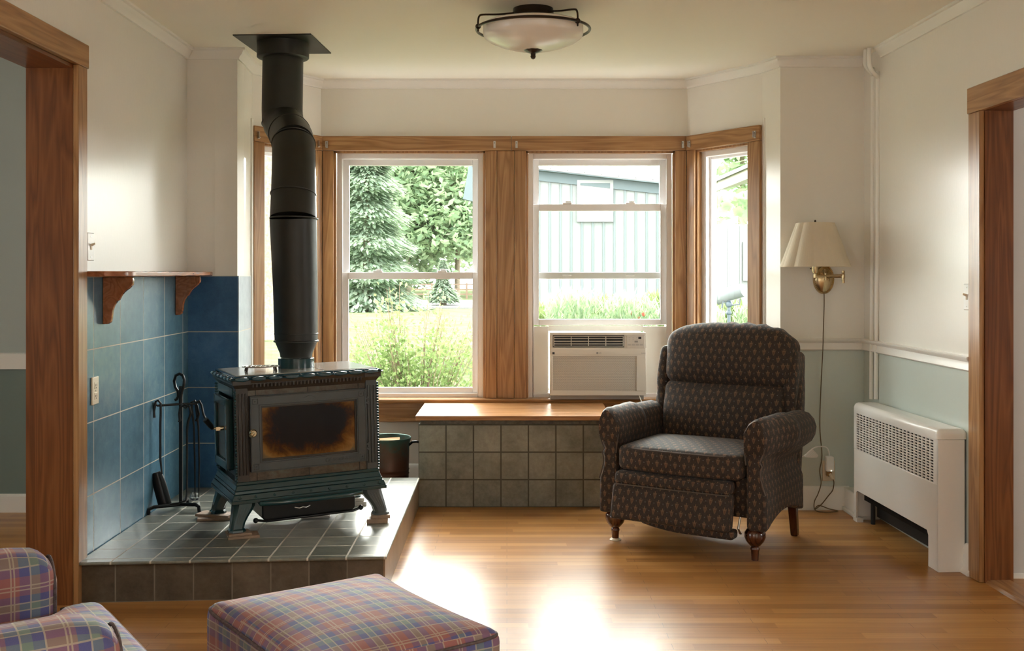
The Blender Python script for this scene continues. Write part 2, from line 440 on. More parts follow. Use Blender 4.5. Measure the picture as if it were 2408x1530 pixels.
def stone_mat():
    t = NT('soapstone'); v = t.coord()
    n1 = t.noise(v, 9, 6, 0.75, 0.5); n2 = t.noise(v, 45, 4, 0.7)
    f = t.math('ADD', t.math('MULTIPLY', n1, 0.6), t.math('MULTIPLY', n2, 0.4))
    col = t.ramp(f, [(0.36, (0.035, 0.022, 0.014)), (0.5, (0.085, 0.062, 0.042)), (0.62, (0.10, 0.105, 0.075)), (0.75, (0.26, 0.21, 0.14))])
    t.set(col=col, rough=0.3); return t.m
M['stone'] = stone_mat()
def stone_top():
    t = NT('soapstone_top'); v = t.coord()
    n1 = t.noise(v, 12, 6, 0.7)
    t.set(col=t.ramp(n1, [(0.3, (0.20, 0.20, 0.18)), (0.7, (0.33, 0.33, 0.31))]), rough=0.16); return t.m
M['stone_top'] = stone_top()
def soot_glass():
    t = NT('sooted_glass'); v = t.coord()
    s = sepxyz(t, v)
    dx = t.math('DIVIDE', s[0], 0.215); dz = t.math('DIVIDE', t.math('SUBTRACT', s[2], 0.455), 0.128)
    n = t.noise(v, 11, 6, 0.72, 0.8); n2 = t.noise(v, 50, 4, 0.8)
    p4 = lambda a: t.math('POWER', t.math('ABSOLUTE', a), 2.6)
    r = t.math('ADD', t.math('ADD', p4(dx), p4(dz)), t.math('MULTIPLY', t.math('SUBTRACT', n, 0.5), 1.9))
    r = t.math('ADD', r, t.math('MULTIPLY', t.math('SUBTRACT', n2, 0.5), 0.3))
    r = t.math('ADD', r, t.math('MULTIPLY', dz, -0.22))
    col = t.ramp(t.math('MULTIPLY', r, 0.5), [(0.22, (0.010, 0.009, 0.013)), (0.36, (0.05, 0.018, 0.006)), (0.52, (0.15, 0.062, 0.014)), (0.74, (0.27, 0.15, 0.045)), (0.95, (0.12, 0.10, 0.065))])
    t.set(col=col, rough=0.14, spec=0.25); return t.m
M['soot'] = soot_glass()

def recliner_fabric():
    t = NT('recliner_fabric')
    s = sepxyz(t, t.coord('UV'))
    pu, pv = 0.046, 0.036
    v = t.math('DIVIDE', s[1], pv); row = t.math('FLOOR', v); fv = t.math('SUBTRACT', t.math('FRACT', v), 0.5)
    u = t.math('ADD', t.math('DIVIDE', s[0], pu), t.math('MULTIPLY', row, 0.5))
    fu = t.math('SUBTRACT', t.math('FRACT', u), 0.5); au = t.math('ABSOLUTE', fu)
    # shield: pointed at the bottom
    inside = t.math('MULTIPLY', t.math('LESS_THAN', au, t.math('MULTIPLY', t.math('POWER', t.math('MAXIMUM', t.math('ADD', fv, 0.42), 0.0), 0.6), 0.26)), t.math('LESS_THAN', t.math('ADD', fv, t.math('MULTIPLY', au, -0.5)), 0.22))
    core = t.math('MULTIPLY', t.math('LESS_THAN', au, t.math('MULTIPLY', t.math('POWER', t.math('MAXIMUM', t.math('ADD', fv, 0.28), 0.0), 0.6), 0.18)), t.math('LESS_THAN', fv, 0.12))
    stem = t.math('MULTIPLY', t.math('LESS_THAN', au, 0.045), t.math('GREATER_THAN', fv, 0.15))
    d2 = t.math('ADD', t.math('POWER', t.math('MULTIPLY', t.math('SUBTRACT', au, 0.5), 1.25), 2), t.math('POWER', t.math('SUBTRACT', fv, 0.05), 2))
    dot = t.math('LESS_THAN', d2, 0.0045)
    thr = t.noise(t.coord('UV', scale=(1, 1, 1)), 420, 2, 0.6)
    mot = t.noise(t.coord('UV'), 90, 2)
    base = t.ramp(t.math('ADD', t.math('MULTIPLY', thr, 0.6), t.math('MULTIPLY', mot, 0.4)), [(0.35, (0.013, 0.0085, 0.0065)), (0.65, (0.048, 0.033, 0.025))])
    c = t.mix(t.math('MULTIPLY', inside, 0.8), base, (0.15, 0.088, 0.052))
    c = t.mix(t.math('MULTIPLY', core, 0.65), c, (0.09, 0.032, 0.02))
    c = t.mix(t.math('MULTIPLY', stem, 0.6), c, (0.25, 0.14, 0.08))
    c = t.mix(t.math('MULTIPLY', dot, 0.35), c, (0.26, 0.27, 0.30))
    t.set(col=c, rough=0.85, sheen=0.05)
    t.bump(thr, 0.25, 0.001)
    return t.m
M['rec'] = recliner_fabric()
M['rec_dark'] = plain('recliner_piping', (0.09, 0.07, 0.06), 0.6)

def plaid():
    t = NT('plaid_fabric'); s = sepxyz(t, t.coord('UV'))
    G = (0.15, 0.24, 0.205); N = (0.055, 0.07, 0.27); R = (0.34, 0.10, 0.09); B = (0.16, 0.13, 0.10)
    def bands(x, per):
        f = t.math('FRACT', t.math('DIVIDE', x, per))
        return f, t.ramp(f, [(0, R), (0.25, N), (0.45, G), (0.62, N), (0.80, R)], 'CONSTANT')
    P = 0.132
    fu, cu = bands(s[0], P); fv, cv = bands(s[1], P*0.8)
    def lines(f, ps, w):
        tot = None
        for p in ps:
            l = t.math('LESS_THAN', t.math('ABSOLUTE', t.math('SUBTRACT', f, p)), w)
            tot = l if tot is None else t.math('MAXIMUM', tot, l)
        return tot
    col = t.mix(0.5, cu, cv)
    tw = t.math('FRACT', t.math('MULTIPLY', t.math('ADD', s[0], s[1]), 380))
    lu = lines(fu, (0.10, 0.16, 0.45, 0.80), 0.014); lv = lines(fv, (0.03, 0.45, 0.62, 0.94), 0.016)
    fz = t.noise(t.coord('UV'), 500, 2, 0.7)
    yl = t.mix(0.5, (0.52, 0.43, 0.25), (0.60, 0.55, 0.45))
    col = t.mix(t.math('MULTIPLY', t.math('MAXIMUM', lu, lv), 0.6), col, yl)
    col = t.mix(t.math('MULTIPLY', fz, 0.35), col, tuple([0.26, 0.24, 0.25]))
    t.set(col=col, rough=0.9, sheen=0.2)
    t.bump(t.math('ADD', fz, t.math('MULTIPLY', tw, 0.4)), 0.2, 0.001)
    return t.m
M['plaid'] = plaid()
M['welt'] = plain('plaid_piping', (0.10, 0.075, 0.08), 0.8, var=0.5, vscale=60)

def copper_mat():
    t = NT('aged_copper'); v = t.coord()
    n = t.noise(v, 9, 6, 0.7, 0.8); s = sepxyz(t, v)
    top = t.math('MULTIPLY', t.math('SUBTRACT', s[2], 0.20), 2.4)
    f = t.math('ADD', t.math('MULTIPLY', n, 0.9), top)
    col = t.ramp(f, [(0.45, (0.11, 0.045, 0.025)), (0.62, (0.10, 0.06, 0.04)), (0.78, (0.045, 0.095, 0.075)), (0.95, (0.07, 0.14, 0.115))])
    t.set(col=col, rough=0.4, metal=0.35); return t.m
M['copper'] = copper_mat()
def ac_grille():
    t = NT('perforated_grille'); s = sepxyz(t, t.coord())
    p = 0.0062
    v = t.math('DIVIDE', s[2], p*0.866); row = t.math('FLOOR', v); fv = t.math('SUBTRACT', t.math('FRACT', v), 0.5)
    u = t.math('ADD', t.math('DIVIDE', s[0], p), t.math('MULTIPLY', row, 0.5)); fu = t.math('SUBTRACT', t.math('FRACT', u), 0.5)
    d = t.math('ADD', t.math('POWER', fu, 2), t.math('POWER', fv, 2))
    hole = t.math('LESS_THAN', d, 0.085)
    t.set(col=t.mix(hole, (0.66, 0.62, 0.56), (0.10, 0.095, 0.09)), rough=0.45)
    t.bump(t.math('SUBTRACT', 1.0, hole), 0.5, 0.002); return t.m
M['ac_grille'] = ac_grille()
def leafm(name, a, b, tr=0.68):
    t = NT(name); nt = t.t
    info = t.n('ShaderNodeNewGeometry')
    col = t.ramp(info.outputs['Random Per Island'], [(0.0, a), (1.0, b)])
    t.set(col=col, rough=0.6, spec=0.12)
    tl = t.n('ShaderNodeBsdfTranslucent'); t.put(tl.inputs[0], t.mix(0.35, col, (0.30, 0.38, 0.14)))
    mx = t.n('ShaderNodeMixShader'); mx.inputs[0].default_value = tr
    nt.links.new(t.b.outputs[0], mx.inputs[1]); nt.links.new(tl.outputs[0], mx.inputs[2])
    nt.links.new(mx.outputs[0], nt.nodes['Material Output'].inputs[0])
    return t.m
M['leaf_a'] = leafm('leaf_light', (0.22, 0.35, 0.22), (0.46, 0.57, 0.38))  # distance haze is put into these pale leaf colours
M['leaf_b'] = leafm('leaf_mid', (0.18, 0.28, 0.20), (0.40, 0.48, 0.32))
M['leaf_c'] = leafm('leaf_spruce', (0.30, 0.40, 0.33), (0.52, 0.60, 0.50), 0.68)
M['leaf_d'] = leafm('leaf_shrub', (0.085, 0.14, 0.045), (0.17, 0.23, 0.09), 0.5)
M['bark'] = plain('bark', (0.26, 0.21, 0.16), 0.9, var=0.4, vscale=14, bump=0.8, bscale=18)
M['twig'] = plain('twig', (0.15, 0.10, 0.07), 0.8)
M['grass'] = plain('lawn_grass', (0.105, 0.125, 0.07), 1.0, var=0.35, vscale=1.3, spec=0.0)
M['gravel'] = plain('driveway_gravel', (0.22, 0.22, 0.22), 1.0, var=0.15, vscale=8, spec=0.0)
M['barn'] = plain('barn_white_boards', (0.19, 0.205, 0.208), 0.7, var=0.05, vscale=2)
M['barn_trim'] = plain('barn_grey_trim', (0.09, 0.12, 0.135), 0.7)
M['barn_roof'] = plain('barn_metal_roof', (0.12, 0.12, 0.125), 0.4)
M['porch'] = plain('pale_porch_boards', (0.26, 0.26, 0.18), 0.6)
M['flower'] = plain('red_flower', (0.6, 0.08, 0.06), 0.6)
M['flower_p'] = plain('pink_flower', (0.75, 0.45, 0.45), 0.6)

# ---------------------------------------------------------------- room shell
ZC = 2.527
XL = -1.725
def XR(y): return 2.0 + 0.026*(6.0 - y)
def wall_seg(name, p0, p1, mat, z0=0, z1=ZC, th=0.12, openings=()):
    """local x runs p0->p1 (left to right seen from inside), local y points outward"""
    d = Vector((p1[0]-p0[0], p1[1]-p0[1])); L = d.length
    cuts = sorted(set([0, L] + [v for o in openings for v in o[:2]]))
    m = MB()
    for a, b in zip(cuts[:-1], cuts[1:]):
        op = [o for o in openings if o[0] <= a+1e-6 and o[1] >= b-1e-6]
        if op:
            o = op[0]
            if o[2] > z0+1e-4: m.box(a, b, 0, th, z0, o[2])
            if o[3] < z1-1e-4: m.box(a, b, 0, th, o[3], z1)
        else: m.box(a, b, 0, th, z0, z1)
    ob = m.build(name, mat, smooth=False)
    ob.location = (p0[0], p0[1], 0); ob.rotation_euler = (0, 0, math.atan2(d.y, d.x))
    return st(ob)
BL0, BL1 = (-1.478, 6.207), (-1.162, 6.70)
BR0, BR1 = (1.130, 6.70), (1.471, 6.18)
floor_poly = [(-5, 0.5), (-1.95, 0.5), (-1.95, -2.15), (2.36, -2.15), (2.36, 0.5), (5, 0.5), (5, 6.05), (1.55, 6.05), (1.56, 6.22), (1.22, 6.80), (-1.25, 6.80), (-1.58, 6.25), (-1.55, 6.05), (-5, 6.05)]
st(MB().prism(floor_poly, -0.15, 0, 'xy').build('floor', M['floor'], smooth=False))
st(MB().prism(floor_poly, ZC, ZC+0.15, 'xy').build('ceiling', M['ceiling'], smooth=False))
# left wall: origin at near end going +Y, outward = -X
wall_seg('wall_left', (XL, -2.0), (XL, 5.78), M['wall'], th=0.187, openings=[(0.4, 1.6, 0.8, 2.1), (2.98, 6.28, 0, 2.155)])  # window opening behind the camera is added to let in fill daylight
wall_seg('wall_front_left', (XL-0.1, 5.78), (-1.454, 5.78), M['wall'], th=0.15)
wall_seg('wall_return_left', (-1.454, 5.78), BL0, M['wall'])
wall_seg('wall_bay_left', BL0, BL1, M['wall'], openings=[(0.084, 0.534, 0.536, 2.083)])
W1 = (-1.082, -0.1356); W2 = (0.1196, 1.050)
o = -BL1[0]
wall_seg('wall_bay', BL1, BR0, M['wall'], openings=[(W1[0]+o, W1[1]+o, 0.536, 2.083), (W2[0]+o, W2[1]+o, 0.536, 2.083)])
wall_seg('wall_bay_right', BR0, BR1, M['wall'], openings=[(0.0765, 0.526, 0.536, 2.083)])
wall_seg('wall_return_right', BR1, (1.531, 6.0), M['wall'])
wall_seg('wall_front_right', (1.531, 6.0), (2.10, 6.0), M['wall_two'], th=0.12)
rd = math.hypot(XR(-2)-2.0, 8.0)
wall_seg('wall_right', (2.0, 6.0), (XR(-2), -2.0), M['wall_two'], th=0.12, openings=[(1.41, 3.22, 0, 2.033), (6.4, 7.6, 0.8, 2.1)])  # rear window opening is added, unseen, for more fill
# rooms beyond the two openings and behind the camera; unseen side windows added for brightness
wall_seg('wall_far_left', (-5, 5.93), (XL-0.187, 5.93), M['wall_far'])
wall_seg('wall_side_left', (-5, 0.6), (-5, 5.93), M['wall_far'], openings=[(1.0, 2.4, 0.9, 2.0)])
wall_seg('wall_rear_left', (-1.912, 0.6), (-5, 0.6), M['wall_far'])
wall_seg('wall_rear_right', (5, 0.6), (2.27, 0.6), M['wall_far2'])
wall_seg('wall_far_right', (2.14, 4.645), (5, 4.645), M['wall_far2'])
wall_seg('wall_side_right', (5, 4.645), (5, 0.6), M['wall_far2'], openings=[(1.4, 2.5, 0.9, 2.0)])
wall_seg('wall_back', (2.3, -2), (-1.91, -2), M['wall'])

# blue tile cladding
st(MB().box(XL, XL+0.008, 4.352, 5.78, 0.1, 1.306).build('trim_1', M['blue_y'], smooth=False))
st(MB().box(XL, -1.450, 5.770, 5.78, 0.1, 1.306).build('trim_2', M['blue_x'], smooth=False))
rt = MB(); rt.prism([(-1.452, 5.775), (-1.445, 5.775), (-1.466, 6.14), (-1.474, 6.14)], 0.1, 1.306, 'xy')
st(rt.build('trim_3', M['blue_ret'], smooth=False))

# mouldings
crown = [(0, ZC), (0, ZC-0.055), (0.012, ZC-0.055), (0.014, ZC-0.045), (0.03, ZC-0.03), (0.038, ZC-0.014), (0.05, ZC-0.012), (0.05, ZC)]
st(sweep([(XL, -2), (XL, 5.78), (-1.454, 5.78), BL0, BL1, BR0, BR1, (1.531, 6.0), (1.985, 6.0)], crown).build('trim_4', M['trim'], angle=50))
st(sweep([(XR(5.73), 5.73), (XR(-2), -2)], crown).build('trim_5', M['trim'], angle=50))
rail = [(0, 0.955), (0, 0.888), (0.012, 0.888), (0.02, 0.895), (0.012, 0.91), (0.012, 0.93), (0.028, 0.94), (0.03, 0.952), (0.024, 0.955)]
st(sweep([(1.533, 6.0), (XR(6.0), 6.0), (XR(4.675), 4.675)], rail).build('trim_6', M['trim'], angle=50))
base = [(0, 0), (0.03, 0), (0.03, 0.012), (0.018, 0.03), (0.018, 0.10), (0.012, 0.122), (0.006, 0.128), (0, 0.13)]
st(sweep([(1.533, 6.0), (1.915, 6.0)], base).build('baseboard_front_right', M['trim'], angle=50))
st(sweep([(XR(4.74), 4.735), (XR(4.68), 4.665)], base).build('baseboard_right', M['trim'], angle=50))
st(sweep([(-1.162, 6.70), (1.13, 6.70)], base).build('baseboard_bay', M['trim'], angle=50))
st(sweep([(-5, 5.93), (XL-0.187, 5.93)], [(0, 0), (0.02, 0), (0.02, 0.09), (0, 0.1)]).build('baseboard_far_left', M['trim'], angle=50))
st(sweep([(-5, 5.93), (XL-0.187, 5.93)], [(0, 0.79), (0.018, 0.79), (0.022, 0.875), (0, 0.88)]).build('trim_7', M['trim'], angle=50))
st(sweep([(2.14, 4.645), (5, 4.645)], [(0, 0), (0.012, 0), (0.012, 0.02), (0, 0.02)]).build('baseboard_far_right', M['trim']))
# boxed baseboard heating duct between corner and radiator cover
st(MB().box(1.885, 2.0, 5.74, 5.995, 0, 0.125).box(1.868, 1.885, 5.74, 5.985, 0, 0.022).build('baseboard_corner', M['trim'], bevel=0.004))

# window stool and apron running round the bay
bay_line = [BL0, BL1, BR0, BR1]
stool = [(0, 0.540), (0.05, 0.540), (0.056, 0.534), (0.056, 0.520), (0.05, 0.512), (0.022, 0.508), (0.02, 0.42), (0.034, 0.415), (0.034, 0.398), (0.02, 0.392), (0, 0.392)]
st(sweep(bay_line, stool).build('trim_8', M['oak_x'], angle=40))

# door_1 (left cased opening) and door_2 (right)
d1 = struct_empty('door_1')
yo = 4.26
jm = MB().box(XL-0.187, XL+0.0, yo, yo+0.02, 0, 2.135)
jm.build('jamb', M['doak_z'], d1, smooth=False)
MB().box(XL-0.187, XL, 1.0, yo+0.02, 2.135, 2.155).build('head_jamb', M['doak_y'], d1, smooth=False)
MB().box(XL-0.187, XL, 0.98, 1.0, 0, 2.155).build('jamb', M['doak_z'], d1, smooth=False)
MB().box(XL, XL+0.022, yo, yo+0.092, 0, 2.15).build('casing', M['oak_z'], d1, bevel=0.003)
MB().box(XL, XL+0.022, 0.9, 0.998, 0, 2.15).build('casing', M['oak_z'], d1, bevel=0.003)
MB().box(XL, XL+0.026, 0.89, yo+0.10, 2.15, 2.245).build('head_casing', M['oak_y'], d1, bevel=0.003)
a2 = math.atan2(-2.0-6.0, XR(-2)-2.0)
d2 = struct_empty('door_2', (2.0, 6.0, 0), a2)
MB().box(1.41, 1.43, -0.0, 0.125, 0, 2.013).build('jamb', M['doak_z'], d2, smooth=False)
MB().box(1.43, 1.437, -0.0, 0.022, 0, 2.006).build('jamb_edge', M['doak_z'], d2, smooth=False)
MB().box(3.2, 3.22, 0, 0.125, 0, 2.013).build('jamb', M['doak_z'], d2, smooth=False)
MB().box(1.41, 3.22, 0, 0.125, 2.013, 2.033).build('head_jamb', M['doak_x'], d2, smooth=False)
MB().box(1.325, 1.43, -0.022, 0, 0, 2.013).build('casing', M['oak_z'], d2, bevel=0.003)
MB().box(3.2, 3.3, -0.022, 0, 0, 2.013).build('casing', M['oak_z'], d2, bevel=0.003)
MB().box(1.32, 3.31, -0.026, 0, 2.013, 2.125).build('head_casing', M['oak_x'], d2, bevel=0.003)
MB().prism([(0.0, 0), (0.01, 0.012), (0.11, 0.012), (0.125, 0)], 1.43, 3.2, 'yz').build('threshold', M['oak_x'], d2, smooth=False)

# ---------------------------------------------------------------- windows
def sash(parent, name, x0, x1, z0, z1, y, w=0.042, th=0.03, wb=None):
    wb = wb or w
    m = MB()
    m.box(x0, x0+w, y, y+th, z0, z1); m.box(x1-w, x1, y, y+th, z0, z1)
    m.box(x0+w, x1-w, y, y+th, z0, z0+wb); m.box(x0+w, x1-w, y, y+th, z1-w, z1)
    s_ = m.build(name, M['vinyl'], parent, bevel=0.004)
    MB().box(x0+w-0.003, x1-w+0.003, y+th/2-0.002, y+th/2+0.002, z0+wb-0.003, z1-w+0.003).build('glass_pane', M['glass'], s_, smooth=False)
    return s_
def lock(parent, x, y, z):
    m = MB().softbox(x-0.03, x+0.03, y-0.012, y+0.018, z, z+0.012, 0.005, 3)
    m.softbox(x-0.012, x+0.026, y-0.006, y+0.008, z+0.010, z+0.022, 0.005, 3)
    m.build('sash_lock', M['vinyl'], parent)
def window(name, org, ang, x0, x1, z0, z1, raised=0.0, double=True, casings=(), jy=0.035):
    w = struct_empty(name, (org[0], org[1], 0), ang)
    m = MB()   # oak jamb liner
    m.box(x0, x0+0.012, 0, jy, z0, z1); m.box(x1-0.012, x1, 0, jy, z0, z1); m.box(x0, x1, 0, jy, z1-0.012, z1); m.box(x0, x1, 0, 0.13, z0-0.02, z0+0.004)
    m.build('jamb', M['oak_z'], w, smooth=False)
    f = 0.034
    m = MB(); m.box(x0+0.012, x0+0.012+f, jy, 0.13, z0, z1-0.012); m.box(x1-0.012-f, x1-0.012, jy, 0.13, z0, z1-0.012)
    m.box(x0+0.012+f, x1-0.012-f, jy, 0.13, z1-0.012-f, z1-0.012); m.box(x0+0.012+f, x1-0.012-f, jy, 0.13, z0, z0+0.03)
    m.build('frame', M['vinyl'], w, bevel=0.004)
    a, b = x0+0.012+f-0.006, x1-0.012-f+0.006
    zt, zb = z1-0.012-f+0.006, z0+0.028
    if double:
        mid = 1.302
        sash(w, 'upper_sash', a, b, mid-0.018, zt, 0.092)
        lo = sash(w, 'lower_sash', a, b, zb+raised, mid+0.022+raised, 0.058, 0.042, 0.03, 0.036)
        lock(w, a+(b-a)*0.26, 0.072, mid+0.022+raised); lock(w, a+(b-a)*0.73, 0.072, mid+0.022+raised)
        if raised: lock(w, a+(b-a)*0.26, 0.1, mid+0.0); lock(w, a+(b-a)*0.73, 0.1, mid+0.0)
    else:
        sash(w, 'fixed_sash', a, b, zb, zt, 0.07, 0.022)
    return w
w1 = window('window_1', BL1, 0, W1[0]+o, W1[1]+o, 0.536, 2.083)
w2 = window('window_2', BL1, 0, W2[0]+o, W2[1]+o, 0.536, 2.083, raised=0.43)
aR = math.atan2(BR1[1]-BR0[1], BR1[0]-BR0[0]); aL = math.atan2(BL1[1]-BL0[1], BL1[0]-BL0[0])
w3 = window('window_3', BR0, aR, 0.0765, 0.526, 0.536, 2.083, double=False)
w4 = window('window_4', BL0, aL, 0.084, 0.534, 0.536, 2.083, double=False)
lr = math.hypot(BR1[0]-BR0[0], BR1[1]-BR0[1]); ll = math.hypot(BL1[0]-BL0[0], BL1[1]-BL0[1])
def casing(w, x0, x1, z0, z1, mat='oak_z', n='casing', th=0.02):
    return MB().box(x0, x1, -th, 0, z0, z1).build(n, M[mat], w, bevel=0.0025)
casing(w1, 0.012, W1[0]+o, 0.54, 2.083); casing(w1, W1[1]+o, W1[1]+o+0.072, 0.54, 2.083)
casing(w1, W1[1]+o+0.0735, W2[0]+o-0.0735, 0.54, 2.083, n='mullion_board', th=0.018)
casing(w2, W2[0]+o-0.072, W2[0]+o, 0.54, 2.083); casing(w2, W2[1]+o, BR0[0]+o-0.012, 0.54, 2.083)
casing(w1, 0.012, 1.19, 2.084, 2.174, 'oak_x', 'head_casing', 0.024); casing(w2, 1.192, BR0[0]+o-0.012, 2.084, 2.174, 'oak_x', 'head_casing', 0.024)
casing(w3, 0.012, 0.0765, 0.54, 2.083); casing(w3, 0.526, lr, 0.54, 2.083); casing(w3, 0.012, lr, 2.084, 2.174, 'oak_x', 'head_casing', 0.024)
casing(w4, 0.0, 0.084, 0.54, 2.083); casing(w4, 0.534, ll-0.012, 0.54, 2.083); casing(w4, 0.0, ll-0.012, 2.084, 2.174, 'oak_x', 'head_casing', 0.024)
# white beads beside the outer casings
st(MB().box(0, 0.014, -0.03, 0, 0.0, 2.21).build('trim_9', M['trim'])).location = (BR1[0]+0.004, BR1[1]-0.004, 0)
st(MB().box(-0.014, 0, -0.03, 0, 0.0, 2.21).build('trim_10', M['trim'])).location = (BL0[0]+0.012, BL0[1]-0.008, 0)

# curtain rod brackets
def bracket(parent_frame_loc, ang, x, label):
    b = thing('curtain_bracket', label, 'bracket', parent_frame_loc, ang, 'metal curtain rod brackets on the window head boards')
    m = MB().box(x-0.007, x+0.007, -0.028, -0.024, 2.100, 2.142)
    m.box(x-0.007, x+0.007, -0.034, -0.028, 2.104, 2.110); m.box(x-0.007, x-0.005, -0.04, -0.028, 2.104, 2.14)
    m.build('plate', M['steel'], b)
    MB().lathe([(0.0025, -0.0305), (0.0025, -0.028)], (x, 0, 2.130), 8, 'y').build('screw_hole', M['dark'], b)
for org, ang, x, lb in [(BL1, 0, 0.040, 'small metal curtain bracket over the left big window, near the stovepipe corner'),
        (BL1, 0, 1.085, 'small metal curtain bracket just left of the joint in the head board'),
        (BL1, 0, 1.222, 'small metal curtain bracket just right of the joint in the head board'),
        (BL1, 0, BR0[0]+o-0.035, 'small metal curtain bracket at the far right end over the air conditioner window'),
        (BR0, aR, 0.045, 'metal curtain bracket on the angled right window, end beside the corner'),
        (BR0, aR, lr-0.03, 'metal curtain bracket on the angled right window, end near the lamp wall'),
        (BL0, aL, 0.03, 'metal curtain bracket left of the stovepipe on the angled left window'),
        (BL0, aL, ll-0.05, 'metal curtain bracket right of the stovepipe on the angled left window')]:
    bracket((org[0], org[1], 0), ang, x, lb)
# ---------------------------------------------------------------- hearth and tiled bench
HZ = 0.168
h = thing('hearth', 'raised slate-tiled hearth platform under the wood stove', 'hearth', (0, 0, 0))
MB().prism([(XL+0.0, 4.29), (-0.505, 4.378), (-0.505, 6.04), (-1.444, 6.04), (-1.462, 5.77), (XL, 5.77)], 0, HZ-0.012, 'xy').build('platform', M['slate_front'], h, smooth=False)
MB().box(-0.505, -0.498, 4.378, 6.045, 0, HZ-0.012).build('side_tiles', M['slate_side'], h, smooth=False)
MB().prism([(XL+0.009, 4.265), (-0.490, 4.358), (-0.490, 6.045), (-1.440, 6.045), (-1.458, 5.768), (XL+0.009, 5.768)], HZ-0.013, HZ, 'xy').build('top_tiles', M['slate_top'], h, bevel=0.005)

b = thing('tiled_window_bench', 'tiled bench with a plank wooden top below the big windows', 'bench', (0, 0, 0))
MB().box(-0.4986, 0.586, 6.05, 6.645, 0, 0.467).build('tiled_base', M['slate_bench'], b, smooth=False)
mo = MB(); rnd = random.Random(3); px_ = -0.49
while px_ < 0.575:
    w_ = rnd.uniform(0.02, 0.06); mo.box(px_, min(px_+w_, 0.578), 6.058+rnd.uniform(-0.006, 0.004), 6.62, 0.466, 0.4915); px_ += w_
mo.build('mortar_bed', plain('mortar', (0.16, 0.15, 0.13), 0.9, var=0.3, vscale=40, bump=0.6), b, smooth=False)
tp = MB()
for i in range(4):
    y0 = 6.03 + i*0.1535; tp.box(-0.515+0.0015*i, 0.585+0.003*i, y0, y0+0.152, 0.491, 0.517)
tp.build('wooden_top', M['bench_wood'], b, bevel=0.003)

